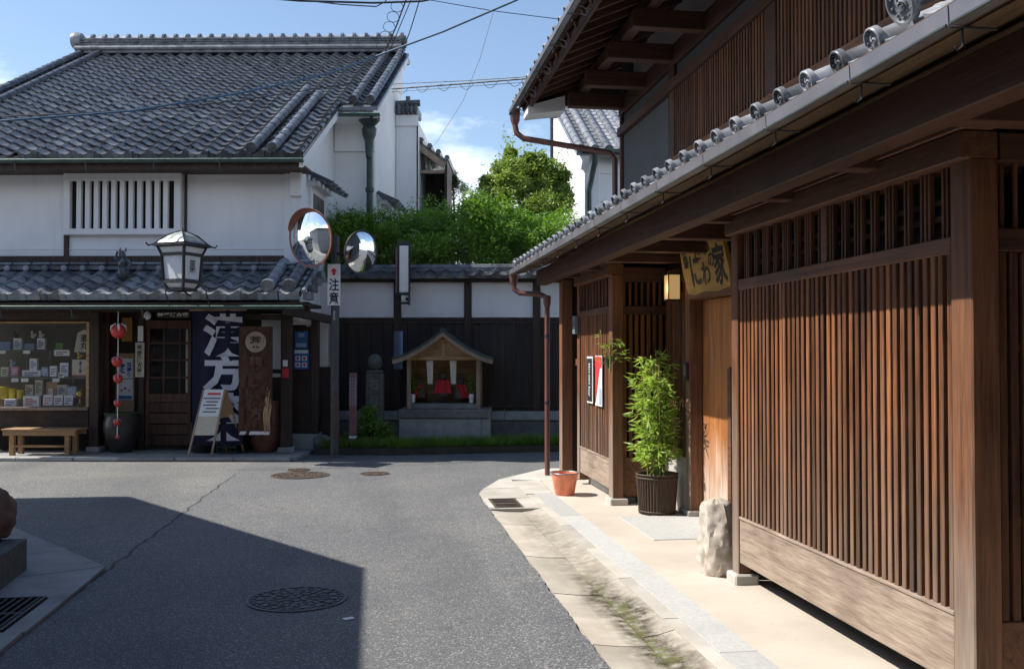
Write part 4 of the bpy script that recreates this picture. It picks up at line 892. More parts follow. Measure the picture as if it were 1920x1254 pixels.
    for (px, py, m, lab, sd) in ((62, 634, 'cream', 'pale animal figurine on the top shelf between white cartons', 1), (77, 634, 'cream', 'small pale ornament standing on the end white carton', 2), (23, 687, 'paleblue', 'lavender lidded pot above the pink carton', 3), (149, 673, 'yellow', 'little yellow bird figure on the orange edged card', 4), (29, 634, 'iron', 'dark little bird figurine on the top shelf carton', 5)):
        w = W1+.03; p, q = S(px, py, w); s_ = .05
        mk('figurine', MB().blob((p, w, q+.03), (.035, .03, .035), 10, 6, .2, sd).blob((p-.01, w-.01, q+.085), (.022, .02, .028), 8, 6, .15, sd+3).blob((p+.035, w, q+.05), (.018, .015, .02), 8, 5, .1, sd+6), M[m], smooth=True, label=lab, cat='figurine')
    # recess with notices
    WR = 14.6
    P_('wall', 'old', SU(186, WR), SU(272, WR), WR, WR+.04, ZF, 2.25, c=0); P_('door_jamb', 'olddoor', SU(198, 14.3), SU(203, 14.3), 14.28, 14.34, ZF, 2.2); P_('door_jamb', 'old', SU(262, 14.4), SU(272, 14.4), 14.36, 14.46, ZF, 2.2)
    nb = thing('notice_board', 'tan notice board with two blue printed posters behind the jar', 'notice board', (SU(235, WR), WR, .4)); 
    p, q = S(216, 790, WR-.03); p2, q2 = S(252, 662, WR-.03); bx('board', M['kraft'], nb, p, p2, WR-.03, WR-.004, q, q2)
    p, q = S(223, 709, WR-.04); p2, q2 = S(249, 672, WR-.04); bx('sheet', M['paper'], nb, p, p2, WR-.04, WR-.034, q, q2, c=0);
    text('耳\n鳴\nり', M['inkblue'], nb, face_w(p2-.055, WR-.043, (q+q2)/2-.02), .075, .22, bold=.03); text('難\n聴', M['inkblue'], nb, face_w(p+.06, WR-.043, (q+q2)/2), .075, .15, bold=.03)
    p, q = S(222, 749, WR-.04); p2, q2 = S(249, 711, WR-.04); bx('sheet', M['paper'], nb, p, p2, WR-.04, WR-.034, q, q2, c=0); bx('print', M['blue'], nb, p+.01, p2-.01, WR-.043, WR-.041, q+.01, q+.06, c=0)
    for i in range(3): mk('print', MB().lathe([(.02, 0), (.02, .002), (0, .003)], M=TR((p+.05+i*.055, WR-.042, q+.14+.03*(i % 2))) @ Matrix.Rotation(R(90), 4, 'X'), n=10), M[('amber', 'inkred', 'pink')[i]], nb)
    def plate(x0, x1, y0, y1, w, m, body, lab, cat='sign', ink='ink', nm='name_plate', grp=None):
        p, q = S(x0, y1, w); p2, q2 = S(x1, y0, w); t = thing(nm, lab, cat, ((p+p2)/2, w, q), grp); bx('board', M[m], t, p, p2, w, w+.025, q, q2)
        if body: text(body, M[ink], t, face_w((p+p2)/2, w-.003, (q+q2)/2), (p2-p)*(.6 if '\n' in body else .9), (q2-q)*(.86 if '\n' in body else .6), bold=.02)
    plate(228, 248, 595, 640, WR-.05, 'amber', '薬\n効', 'amber wooden board behind the top red ball', ink='kraft')
    plate(253, 270, 642, 707, 14.33, 'cream', '菊\n岡\n漢\n方\n薬', 'narrow cream wooden name plate with vertical lettering by the door')
    plate(258, 268, 611, 640, 14.33, 'paper', '', 'small blank white plate above the cream name plate')
    plate(292, 357, 584, 596, 13.96, 'oldx', '特選漢方薬', 'dark board with pale lettering over the shop door', ink='paper')
    t = thing('wall_lamp', 'small round white lamp on a bracket over the shop door', 'lamp', (SU(279, 14), 13.95, SZ(597, 14))); mk('globe', MB().lathe([(.02, -.06), (.05, -.03), (.055, 0), (.04, .04), (.02, .06)], (SU(281, 14), 13.9, SZ(592, 14)), 12), M['lampglass'], t, True); bx('bracket', M['iron'], t, SU(275, 14), SU(279, 14), 13.88, 14.0, SZ(600, 14), SZ(588, 14))
    # sliding door
    d = thing('sliding_door', 'old dark timber sliding door with glass panes beside the navy banner', 'door', (SU(315, 14.4), 14.42, ZF)); WD = 14.4
    D_ = lambda n_, m, x0, x1, y0, y1, dw=.0, th=.04, **k: bx(n_, M[m], d, SU(x0, WD), SU(x1, WD), WD+dw, WD+dw+th, SZ(y1, WD), SZ(y0, WD), **k)
    D_('stile', 'olddoor', 273, 280, 600, 836); D_('stile', 'olddoor', 352, 358, 600, 836); D_('rail', 'olddoor', 280, 352, 600, 616); D_('rail', 'olddoor', 280, 352, 738, 754)
    for x in (307, 337): D_('mullion', 'olddoor', x-2, x+2, 616, 738, .005, .03)
    for y in (643, 675, 708): D_('glazing_bar', 'olddoor', 280, 352, y-2, y+2, .008, .03)
    for x0, x1 in ((281, 304), (310, 334), (340, 351)):
        for y0, y1 in ((617, 641), (646, 673), (678, 706), (711, 737)): D_('pane', 'glass', x0, x1, y0, y1, .02, .004, c=0)
    D_('curtain', 'cream', 346, 351, 617, 737, .05, .01)
    for y0, y1 in ((755, 774), (775, 795), (796, 815), (816, 836)): D_('plank', 'olddoor', 280, 352, y0, y1-.6, .01, .025)
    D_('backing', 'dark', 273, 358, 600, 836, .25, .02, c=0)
    P_('wall', 'old', SU(358, 14.45), SU(495, 14.45), 14.45, 14.5, ZF, 2.25, c=0)
    P_('wall', 'plaster', SU(490, 14.35), SU(527, 14.35), 14.35, 14.4, SZ(692, 14.35), SZ(588, 14.35), c=0); P_('wall', 'old', SU(490, 14.35), SU(527, 14.35), 14.36, 14.4, ZF, SZ(692, 14.35)-.004, c=0); P_('middle_rail', 'plaster', SU(510, 14.3), SU(527, 14.3), 14.3, 14.34, SZ(707, 14.3), SZ(700, 14.3))
    P_('eave_arm', 'oldx', SU(395, 13.9), SU(526, 13.9), 13.88, 13.98, SZ(600, 13.9), SZ(589, 13.9))
    # navy banner
    nv = thing('cloth_banner', 'navy cloth banner with large white brushed characters at the shopfront', 'banner', (SU(405, 13.85), 13.85, SZ(832, 13.85)))
    w = 13.82; p, q = S(360, 834, w); p2, q2 = S(456, 581, w); ncol, nr = 28, 10; v = []
    wave = lambda u_, z_: .009*math.sin((u_-p)*21)+.004*math.sin((u_-p)*38+z_*2)
    for j in range(nr+1):
        for i in range(ncol+1):
            u_ = p+(p2-p)*i/ncol; z_ = q+(q2-q)*j/nr; v.append((u_, w+wave(u_, z_), z_))
    mk('cloth', MB().add(v, [(j*(ncol+1)+i, j*(ncol+1)+i+1, (j+1)*(ncol+1)+i+1, (j+1)*(ncol+1)+i) for j in range(nr) for i in range(ncol)]), M['navy'], nv, True)
    mk('hanging_rod', MB().tube([(p-.05, w, q2), (p2+.05, w, q2)], .012, 8), M['shrine'], nv)
    for ch, y0, y1 in (('漢', 588, 668), ('方', 662, 734), ('薬', 736, 826)):
        cu, cz = S(420, (y0+y1)/2, w); text(ch, M['clothwhite'], nv, face_w(cu, w-.018, cz), .60, SZ(y0, w)-SZ(y1, w), bold=.04)
    # carved trunk board
    cbd = thing('carved_signboard', 'tall dark carved trunk signboard with round crest hanging by the post', 'signboard', (SU(478, 13.7), 13.7, SZ(815, 13.7)))
    w = 13.68; p, q = S(447, 815, w); p2, q2 = S(510, 612, w)
    from mathutils import noise as NO
    nx_, nz_ = 14, 44; v = []
    for j in range(nz_+1):
        for i in range(nx_+1):
            a_, c_ = i/nx_, j/nz_; x_ = p+(p2-p)*a_; z_ = q+(q2-q)*c_; d_ = NO.fractal(Vector((x_*14, 3, z_*6)), 1, 2, 4)*.022*(.25 if c_ > .78 else 1)*(1.6-c_)
            v.append((x_+(.01*NO.noise(Vector((9, 1, z_*5))) if i in (0, nx_) else 0), w-.004+d_, z_))
    mk('carved_face', MB().add(v, [(j*(nx_+1)+i, j*(nx_+1)+i+1, (j+1)*(nx_+1)+i+1, (j+1)*(nx_+1)+i) for j in range(nz_) for i in range(nx_)]), M['carved'], cbd)
    bx('board', M['carved'], cbd, p+.004, p2-.004, w+.03, w+.07, q, q2, c=.01); cu, cz = S(480, 641, w)
    mk('crest', MB().lathe([(.15, 0), (.15, .012), (.13, .018), (0, .014)], M=TR((cu, w, cz)) @ Matrix.Rotation(R(90), 4, 'X'), n=24), M['shrinepost'], cbd, True)
    text('薬', M['carved'], cbd, face_w(cu, w-.021, cz), .17, .17, bold=.02)
    for i, ch in enumerate('菊岡漢方'): text(ch, M['olddoor'], cbd, face_w(cu, w-.02, cz-.30-i*.24), .2, .2, bold=.05)
    mb = MB()
    for i in range(5):
        x = p2-.03-.014*i+rnd.uniform(-.02, .02); zt = q+rnd.uniform(.3, .75); mb.tube([(x, w-.004, q+.03), (x+rnd.uniform(-.02, .02), w-.012, (q+zt)/2), (x+.02, w-.004, zt)], [.006, .016, .004], 5)
    mk('split_grain', mb, M['kraft'], cbd, True); bx('plaster_foot', M['plaster_old'], cbd, p+.005, p2-.005, w-.006, w+.01, q+.002, q+.05, c=.003)
    # sandwich board
    ab = thing('sandwich_board', 'white folding sandwich board with printed notice standing at the kerb', 'sandwich board', (SU(393, 13.45), 13.55, ZF))
    wz = 13.45; zt = SZ(731, wz); u0b, u1b = SU(354, wz), SU(398, wz); u0t, u1t = SU(374, wz), SU(415, wz); th_ = zt-ZF
    def ap(fu, fz, dw=0):       # a point on the leaning front leaf
        zz = ZF+th_*fz; a0 = u0b+(u0t-u0b)*fz; a1 = u1b+(u1t-u1b)*fz; return Vector((a0+(a1-a0)*fu, wz-.02+.20*fz+dw, zz))
    def leaf_(f0, f1, z0_, z1_, d0, d1): return MB().prism([(f0, z0_), (f1, z0_), (f1, z1_), (f0, z1_)], lambda a_, b_: ap(a_, b_, d0), lambda a_, b_: ap(a_, b_, d1))
    mk('front_leaf', leaf_(.05, .95, .32, .99, 0, .015), M['cream'], ab); mk('notice', leaf_(.03, .97, .60, 1.0, -.006, -.001), M['paper'], ab)
    for f0, f1 in ((-.03, .05), (.95, 1.03)): mk('leg', leaf_(f0, f1, 0, 1, -.008, .02), M['shrinepost'], ab)
    mk('print', leaf_(.25, .85, .92, .95, -.009, -.007), M['inkred'], ab)
    for i, (f0, f1) in enumerate(((.2, .8), (.3, .9), (.15, .75), (.25, .8), (.1, .9))): mk('print', leaf_(f0, f1, .66+i*.05, .675+i*.05, -.009, -.007), M['ink'], ab)
    for (bt, bb) in ((374, 406), (415, 438)): mk('leg', MB().bar((SU(bt, wz)+.01, wz+.2, zt-.01), (SU(bb, wz)+.0, wz+.52, ZF+.01), .02, .03, .003), M['shrine'], ab)
    mk('rear_leaf', MB().add([(SU(376, wz), wz+.21, zt-.02), (SU(416, wz), wz+.21, zt-.02), (SU(434, wz), wz+.46, ZF+.30), (SU(402, wz), wz+.46, ZF+.30), (SU(376, wz), wz+.225, zt-.02), (SU(416, wz), wz+.225, zt-.02), (SU(434, wz), wz+.475, ZF+.30), (SU(402, wz), wz+.475, ZF+.30)], [(0, 1, 2, 3), (4, 5, 6, 7), (0, 1, 5, 4), (1, 2, 6, 5), (2, 3, 7, 6), (3, 0, 4, 7)]), M['kraft'], ab)
    # pots
    def pot(px, r_, y0, prof, m, lab, w, nm='jar', cat='jar'):
        p = SU(px, w); hh = SZ(y0, w)-ZF; t = thing(nm, lab, cat, (p, w, ZF)); mk('body', MB().lathe([(a_*r_, ZF+b_*hh) for a_, b_ in prof], (p, w, 0), 28), M[m], t, True); return t, p, hh
    t, p, hh = pot(229, .255, 776, [(.55, 0), (.6, .03), (.85, .3), (1, .6), (.98, .8), (.88, .93), (.92, 1), (.84, 1), (.82, .9)], 'jar', 'large black glazed ceramic jar with green rim beside the shop door', 14.1)
    mk('rim', MB().lathe([(.24, ZF+hh*.99), (.25, ZF+hh*1.03), (.2, ZF+hh*1.04), (.2, ZF+hh*.99)], (p, 14.1, 0), 28), plain('green glaze', (.03, .09, .03), .4, .3), t, True)
    t, p, hh = pot(497, .24, 752, [(.6, 0), (.85, .2), (1, .5), (1, .8), (.94, .93), (.98, 1), (.85, 1), (.84, .8)], 'terracotta', 'brown earthenware pot behind the carved signboard', 14.15, 'earthenware_pot', 'pot')
    mk('soil', MB().lathe([(.2, ZF+hh*.9), (0, ZF+hh*.92)], (p, 14.15, 0), 20), M['earth'], t)
    pot(382, .2, 792, [(.7, 0), (.95, .2), (1, .6), (.9, .95), (.95, 1), (.8, 1), (.78, .7)], 'jar', 'squat dark pot standing behind the sandwich board', 14.1, 'dark_pot', 'pot')
    for i, (px, y0, y1, lab) in enumerate(((440, 802, 845, 'dark plastic crate under the carved signboard beside the brown pot'), (425, 815, 845, 'dark plastic crate half behind the sandwich board'))):
        w = 13.95-.12*i; cu = SU(px, w); t = thing('plastic_crate', lab, 'crate', (cu, w, ZF), 'crates at the shopfront'); zt = SZ(y0, w); mb = MB()
        for z in np.linspace(ZF+.01, zt-.02, 4): mb.box(cu-.14, cu+.14, w, w+.015, z, z+.025).box(cu-.14, cu+.14, w+.2, w+.215, z, z+.025).box(cu-.14, cu-.125, w+.015, w+.2, z, z+.025).box(cu+.125, cu+.14, w+.015, w+.2, z, z+.025)
        for x in (-.14, -.05, .045, .125): mb.box(cu+x, cu+x+.015, w-.003, w-.001, ZF+.002, zt)
        mk('basket', mb, plain('dark green plastic', (.02, .035, .03), .5, .2), t); bx('base', M['dark'], t, cu-.12, cu+.12, w+.02, w+.19, ZF+.004, ZF+.02, c=0)
    # bench
    b_ = thing('wooden_bench', 'low slatted wooden bench under the show window', 'bench', (SU(72, 13.6), 13.62, ZF)); w = 13.55
    z1 = SZ(805, w); z2 = SZ(816, w)
    for i in range(5): bx('seat_slat', M['bench'], b_, SU(3, w), SU(146, w), w+i*.075, w+i*.075+.066, z1-.022, z1, c=.004)
    bx('apron', M['bench'], b_, SU(6, w), SU(142, w), w+.005, w+.03, z2-.01, z1-.024); bx('apron', M['bench'], b_, SU(6, w), SU(142, w), w+.335, w+.36, z2-.01, z1-.024)
    for x in (16, 120):
        for dw in (.035, .275): bx('leg', M['bench'], b_, SU(x, w), SU(x+9, w), w+dw, w+dw+.06, ZF, z1-.026)
    bx('stretcher', M['bench'], b_, SU(25, w), SU(120, w), w+.05, w+.08, SZ(840, w), SZ(836, w))
    # strings of red balls
    rb = thing('charm_string', 'string of six red stuffed charm balls hanging before the shop recess', 'hanging charm', (SU(219, 13.75), 13.75, SZ(822, 13.75))); w = 13.7
    cu = SU(221, w); mk('cord', MB().tube([(cu, w, SZ(584, w)), (cu+.005, w, SZ(700, w)), (cu, w, SZ(822, w))], .006, 5), M['paper'], rb)
    for py, r_ in ((620, 14), (678, 9.5), (710, 8.5), (756, 6.5), (792, 6.5), (820, 3.5)):
        rr = r_*w/1800; cz = SZ(py, w); c_ = (cu+rnd.uniform(-.01, .01), w, cz)
        bl = mk('ball', MB().lathe([(rr*math.sin(math.pi*i/8), -rr*math.cos(math.pi*i/8)*(1.06 if i < 4 else .92)) for i in range(9)], c_, 14), M['redball'], rb, True)
        mb = MB()
        for k in range(4):
            q_ = R(45+90*k-20); mb.tube([(c_[0]+rr*.3*math.cos(q_), w+rr*.3*math.sin(q_), cz+rr*.9), (c_[0]+rr*.85*math.cos(q_), w+rr*.85*math.sin(q_), cz+rr*.6), (c_[0]+rr*1.0*math.cos(q_), w+rr*1.0*math.sin(q_), cz+.0)], [rr*.16, rr*.2, rr*.06], 6)
        mk('limb', mb, M['pink'] if r_ < 13 else M['paper'], bl, True)
    # side screen right of the corner post
    ws = 14.55
    P_('side_screen', 'old', SU(550, ws), SU(594, ws), ws, ws+.06, SZ(812, ws), SZ(612, ws)); P_('side_base', 'granite', SU(545, ws), SU(597, ws), ws-.05, ws+.3, ZF, SZ(812, ws)-.004, c=.01)
    for y in (695, 730, 765, 798): P_('screen_rail', 'oldx', SU(551, ws), SU(585, ws), ws-.012, ws-.001, SZ(y+2, ws), SZ(y-2, ws), c=.002)
    P_('post', 'old', SU(585, ws), SU(597, ws), ws-.06, ws+.1, SZ(812, ws), SZ(600, ws)); P_('wall', 'plaster_old', SU(546, ws), SU(583, ws), ws, ws+.04, SZ(609, ws), SZ(594, ws), c=0)
    P_('wall', 'plaster_old', SU(597, 14.9), SU(614, 14.9), 14.9, 14.95, SZ(687, 14.9), SZ(604, 14.9), c=0); P_('wall', 'old', SU(597, 14.9), SU(626, 14.9), 14.9, 14.95, ZF, SZ(687, 14.9)-.004, c=0)
    mk('eave_arm', MB().bar((SU(540, 13.7), 13.5, SZ(583, 13.7)), (SU(622, 14.9), 14.9, SZ(600, 14.9)), .08, .12, .006), M['oldx'], h)
    mk('side_wall', MB().box(-3.6, UR+.002, 14.36, 15.9, 2.0, 2.7), M['plaster'], h)
    for i, (y0, y1, lab) in enumerate(((621, 653, 'plain blue upper poster on the dark side screen'), (655, 692, 'blue poster with four red pictures on the dark side screen'))):
        p, q = S(553 if i == 0 else 551, y1, ws-.02); p2, q2 = S(577 if i == 0 else 579, y0, ws-.02); t = thing('poster', lab, 'poster', ((p+p2)/2, ws, q), None); bx('sheet', M['blue'], t, p, p2, ws-.025, ws-.014, q, q2, c=.001)
        if i == 0: bx('print', M['paleblue'], t, p+.02, p2-.02, ws-.027, ws-.0255, q+.02, q+.08, c=0); bx('print', M['paleblue'], t, p+.05, p2-.05, ws-.027, ws-.0255, q+.17, q+.23, c=0)
        else:
            bx('print', M['paper'], t, p+.01, p2-.01, ws-.027, ws-.0255, q2-.06, q2-.01, c=0)
            for a_ in (0, 1):
                for c_ in (0, 1): bx('print', M['paper'], t, p+.025+.1*a_, p+.1+.1*a_, ws-.027, ws-.0255, q+.03+.1*c_, q+.1+.1*c_, c=0); mk('print', MB().blob((p+.06+.1*a_, ws-.029, q+.065+.1*c_), (.022, .002, .022), 8, 5), M['inkred'], t)
    plate(529, 541, 690, 708, 13.99, 'red', '', 'small red and white sticker low on the corner post', 'sticker', nm='sticker'); plate(530, 539, 675, 687, 13.99, 'paper', '', 'small white sticker above the red one on the corner post', 'sticker', nm='sticker')
    # tile figure standing on the pent roof
    w = 13.85; p, q = S(231, 497, w); q = pz(w)+.03
    mk('roof_guardian', MB().blob((p, w, q+.1), (.09, .07, .11), 12, 8, .25, 3).blob((p, w, q+.24), (.07, .06, .09), 12, 8, .25, 4).blob((p-.01, w-.01, q+.36), (.045, .045, .055), 10, 6, .2, 5).tube([(p+.06, w, q+.27), (p+.12, w-.02, q+.22), (p+.09, w-.05, q+.14)], [.03, .025, .02], 6).tube([(p-.06, w, q+.27), (p-.1, w-.03, q+.3), (p-.06, w-.06, q+.4)], [.03, .022, .015], 6).tube([(p-.05, w, q+.40), (p-.04, w, q+.46)], [.02, .006], 5).tube([(p+.03, w, q+.40), (p+.045, w, q+.46)], [.02, .006], 5), M['tile'], smooth=True, label='dark ceramic guardian figure standing on the pent roof tiles', cat='statue')
    # big lantern over the eave
    w = 13.0; cu, cz = S(341, 500, w); ln = thing('eave_lantern', 'large white glass lantern in black iron frame over the shop eave', 'lantern', (cu, w, SZ(546, w)))
    Rz = TR((cu, w, 0)) @ Matrix.Rotation(R(-20), 4, 'Z') @ Matrix.Diagonal((.86, .86, 1, 1)); z_ = lambda y: SZ(y, w)
    def frus(r0, z0_, r1, z1_): return [Rz @ Vector((sx*r_, sy*r_, zz)) for r_, zz in ((r0, z0_), (r1, z1_)) for sx, sy in ((-1, -1), (1, -1), (1, 1), (-1, 1))]
    bf = [(0, 1, 5, 4), (1, 2, 6, 5), (2, 3, 7, 6), (3, 0, 4, 7), (0, 3, 2, 1), (4, 5, 6, 7)]
    mk('glass_body', MB().add(frus(.185, z_(524), .21, z_(480)), bf), M['lampglass'], ln); mk('glass_collar', MB().add(frus(.215, z_(477), .255, z_(464)), bf), M['lampglass'], ln); mk('glass_base', MB().add(frus(.14, z_(541), .19, z_(531)), bf), M['lampglass'], ln)
    v = []; prof = [(.30, z_(461)), (.245, z_(452)), (.17, z_(443)), (.09, z_(437)), (.02, z_(434))]
    for r_, zz in prof: v += [Rz @ Vector((sx*r_, sy*r_, zz)) for sx, sy in ((-1, -1), (1, -1), (1, 1), (-1, 1))]
    mk('roof', MB().add(v, [(i*4+k, i*4+(k+1) % 4, i*4+4+(k+1) % 4, i*4+4+k) for i in range(4) for k in range(4)]), plain('lantern roof', (.3, .33, .32), .35, .25), ln)
    mb = MB()
    for sx, sy in ((-1, -1), (1, -1), (1, 1), (-1, 1)):
        mb.tube([Rz @ Vector((sx*.145, sy*.145, z_(543))), Rz @ Vector((sx*.195, sy*.195, z_(527))), Rz @ Vector((sx*.215, sy*.215, z_(478))), Rz @ Vector((sx*.262, sy*.262, z_(462)))], .022, 6)
        mb.tube([Rz @ Vector((sx*.02, sy*.02, z_(433))), Rz @ Vector((sx*.17, sy*.17, z_(442))), Rz @ Vector((sx*.30, sy*.30, z_(460))), Rz @ Vector((sx*.36, sy*.36, z_(462))), Rz @ Vector((sx*.38, sy*.38, z_(457)))], .013, 6)
    for r_, y in ((.15, 543), (.195, 529), (.215, 478), (.262, 462), (.30, 460)):
        q4 = [Rz @ Vector((sx*r_, sy*r_, z_(y))) for sx, sy in ((-1, -1), (1, -1), (1, 1), (-1, 1), (-1, -1))]
        for a_, c_ in zip(q4[:-1], q4[1:]): mb.bar(a_, c_, .034, .04)
    mb.tube([(cu, w, z_(434)), (cu, w, z_(428))], [.03, .008], 6); mb.tube([(cu-.2, w, z_(527)), (cu-.26, w+.1, z_(548)), (cu-.26, w+.25, z_(572))], .008, 5); mb.tube([(cu+.2, w, z_(527)), (cu+.3, w+.1, z_(545)), (cu+.3, w+.25, z_(572))], .008, 5); mb.tube([(cu, w, z_(543)), (cu, w+.35, z_(552))], .012, 6)
    mk('iron_frame', mb, M['iron'], ln, True); text('薬', M['ink'], ln, Rz @ Matrix(((0, 0, 1, .214), (1, 0, 0, 0), (0, 1, 0, z_(500)), (0, 0, 0, 1))), .14, .18)
# ================================================================== FOLIAGE HELPERS
def leaf_arrays(pos, size, ratio, up=.3, seed=0, droop=0.0, axis=None):
    g = np.random.default_rng(seed); n = len(pos)
    a = g.normal(size=(n, 3)) if axis is None else axis + .35*g.normal(size=(n, 3))
    a[:, 2] = a[:, 2]*.6-droop; a /= np.linalg.norm(a, axis=1, keepdims=True)
    nn = g.normal(size=(n, 3)); nn[:, 2] = np.abs(nn[:, 2])+up*2; b = np.cross(nn, a); b /= np.linalg.norm(b, axis=1, keepdims=True)+1e-9
    c = np.cross(a, b); s = size*g.uniform(.6, 1.25, (n, 1))
    v = np.stack([pos, pos+a*s*.45+b*s*ratio*.5-c*s*.06, pos+a*s, pos+a*s*.45-b*s*ratio*.5-c*s*.06], 1).reshape(-1, 3)
    return v
def leaf_mesh(name, verts, mat):
    n = len(verts)//4; me = bpy.data.meshes.new(name)
    me.vertices.add(n*4); me.vertices.foreach_set('co', verts.astype(np.float32).ravel())
    me.loops.add(n*4); me.loops.foreach_set('vertex_index', np.arange(n*4, dtype=np.int32))
    me.polygons.add(n); me.polygons.foreach_set('loop_start', np.arange(0, n*4, 4, dtype=np.int32)); me.polygons.foreach_set('loop_total', np.full(n, 4, np.int32))
    me.update(calc_edges=True); me.materials.append(mat); return me
def clumps(n, centers, rad, seed):
    g = np.random.default_rng(seed); c = np.asarray(centers); k = g.integers(0, len(c), n)
    d = g.normal(size=(n, 3)); d /= np.linalg.norm(d, axis=1, keepdims=True); r = g.uniform(.2, 1, (n, 1))**.6
    rr = np.asarray(rad)[k] if np.ndim(rad) > 0 else np.full(n, rad)
    return c[k]+d*r*rr[:, None]*np.array([1, 1, .8])

# ================================================================== BOUNDARY WALL, SHRINE AND STREET THINGS (shop frame)
def lane_side():
    frame(FL); W = 15.8; ZG = .10
    mk('verge', MB().slab([(-3.2, 14.25), (-1.9, 14.2), (-.5, 14.55), (.5, 14.75), (2.6, 14.9), (6, 15), (6, 17), (-3.2, 17)], .002, ZG), M['earth'], kind='structure')
    bw = thing('boundary_wall', 'long boundary wall of black boards and white plaster panels under tile coping', 'wall', (0, W, ZG)); P_ = lambda n_, m, *a, **k: bx(n_, M[m], bw, *a, **k)
    u0, u1 = -3.2, 6.0; zb = SZ(770, W); zc = SZ(596, W); zt = SZ(530, W)
    u = u0
    for L in (1.3, 1.5, .9, 1.4, 1.1, 1.6, 1.3): e = min(u+L, u1); P_('footing_stone', 'plinth', u+.004, e-.004, W-.04, W+.25, zb-.15, zb, c=.01); u = e
    P_('footing', 'stone', u0, u1, W, W+.25, .05, zb-.155, c=.01)
    n = 46; x = u0
    for i in range(n):
        e = x+(u1-u0)/n; P_('board', 'fence', x+.002, e-.002, W+rnd.uniform(0, .004), W+.03, zb+.004, zc, c=.003); x = e
    for z in (zb+.06, zc-.1): P_('batten', 'oldx', u0, u1, W-.018, W-.001, z, z+.035, c=.003)
    P_('wall_core', 'plaster', u0, u1, W+.04, W+.2, zb+.004, zt+.05, c=0)
    posts = [590, 745, 877, 1006, 1135, 1260]
    for px in posts: c_ = SU(px, W); P_('post', 'old', c_-.06, c_+.06, W-.03, W+.06, zb+.01, zt+.03)
    for a, b in zip([u0+.1]+[SU(p, W)+.062 for p in posts], [SU(p, W)-.062 for p in posts]+[u1]):
        P_('plaster_panel', 'plaster', a, b, W+.006, W+.038, zc+.006, zt, c=.003); P_('panel_ledge', 'plaster', a, b, W-.004, W+.005, zc+.07, zc+.085, c=0)
    P_('eave_beam', 'oldx', u0, u1, W-.12, W+.3, zt+.002, zt+.05); P_('fascia', 'shrinepost', u0, u1, W-.2, W-.17, zt+.055, zt+.085, c=.003)
    cs = .32; cz = lambda w: zt+.095+(w-(W-.25))*cs
    mk('coping_deck', MB().prism([(W-.24, cz(W-.24)-.05), (W+.1, cz(W+.1)-.05), (W+.44, cz(W-.24)-.05), (W+.44, cz(W-.24)), (W+.1, cz(W+.1)), (W-.24, cz(W-.24))], lambda w, z: (u0, w, z), lambda w, z: (u1, w, z)), M['tile'], bw)
    pe = pantile(.27, .24, .02, .05).mesh('coping_eave_tile', M['tile'], True); pt = pantile(.27, .24).mesh('coping_tile', M['tile'], True)
    for i in range(34):
        for r_ in range(2): w = W-.26+r_*.19; inst('coping_tile', pe if r_ == 0 else pt, tilted(u0+.13+i*.27, w, cz(w)+.005, cs), bw)
    mk('coping_ridge', MB().tube([(u0, W+.1, cz(W+.1)+.045), (u1, W+.1, cz(W+.1)+.045)], .06, 8).box(u0, u1, W+.03, W+.17, cz(W+.1)-.02, cz(W+.1)+.03), M['tile'], bw, True)
    # ---- vertical light box sign on the wall
    w = 15.3; p, q = S(741, 566, w); p2, q2 = S(768, 453, w); t = thing('light_box_sign', 'tall narrow blank white light box sign in a dark metal frame', 'sign', ((p+p2)/2, w, q))
    bx('panel', M['white'], t, p+.065, p2-.02, w+.005, w+.12, SZ(548, w), SZ(461, w), c=.003); bx('side_strip', M['mauve'], t, p, p+.03, w+.01, w+.1, SZ(552, w), SZ(465, w))
    mb = MB()
    for a, b, c_, d_ in ((p+.03, p+.06, SZ(552, w), q2), (p2-.018, p2, SZ(572, w), q2), (p+.06, p2-.018, SZ(459, w), q2), (p, p2-.018, SZ(553, w), SZ(549, w)), (p, p2-.018, SZ(570, w), SZ(566, w))): mb.box(a, b, w, w+.13, c_, d_, .003)
    mk('frame', mb, M['iron'], t)
    for dx in (.10, .135): bx('louvre', M['white'], t, p+dx, p+dx+.015, w+.01, w+.04, SZ(565, w), SZ(554, w), c=0)
    [mk('wall_bracket', MB().bar((p2-.06, w+.13, SZ(y_, w)), (p2-.06, W-.03, SZ(y_, w)), .04, .04), M['iron'], t) for y_ in (560, 537)]
    p, q = S(738, 692, W-.04); p2, q2 = S(755, 621, W-.04); mk('paper_notice', MB().box(p, p2, W-.03, W-.02, q, q2), M['paleblue'], label='narrow pale blue notice strip on the black boards behind the shrine', cat='notice')
    # ---- shrine
    ws = 14.95; sh = thing('roadside_shrine', 'small open wooden shrine with curved gable roof on a stone base', 'shrine', (SU(832, ws), ws+.4, ZG)); Q_ = lambda n_, m, *a, **k: bx(n_, M[m], sh, *a, **k)
    D = .8; a, b = SU(748, ws), SU(917, ws); zs = SZ(784, ws); zp = SZ(767, ws)
    Q_('base_stone', 'plinth', a, a+(b-a)*.91, ws, ws+D, .06, zs, c=.012); Q_('base_stone', 'plinth', a+(b-a)*.912, b, ws+.01, ws+D, .06, zs, c=.012); Q_('cap_stone', 'stone', a-.01, b+.015, ws-.03, ws+D, zs+.003, zp, c=.015)
    zf = SZ(757, ws); Q_('sill', 'stone', SU(768, ws), SU(893, ws), ws+.05, ws+D-.05, zp+.002, zf, c=.006)
    pl, pr_ = SU(767, ws), SU(895, ws); zpl = SZ(675, ws)
    for x in (pl-.04, pr_-.02):
        for w in (ws+.04, ws+D-.12): Q_('post', 'shrinepost', x, x+.06, w, w+.06, zp+.002, zpl)
    zr = zpl
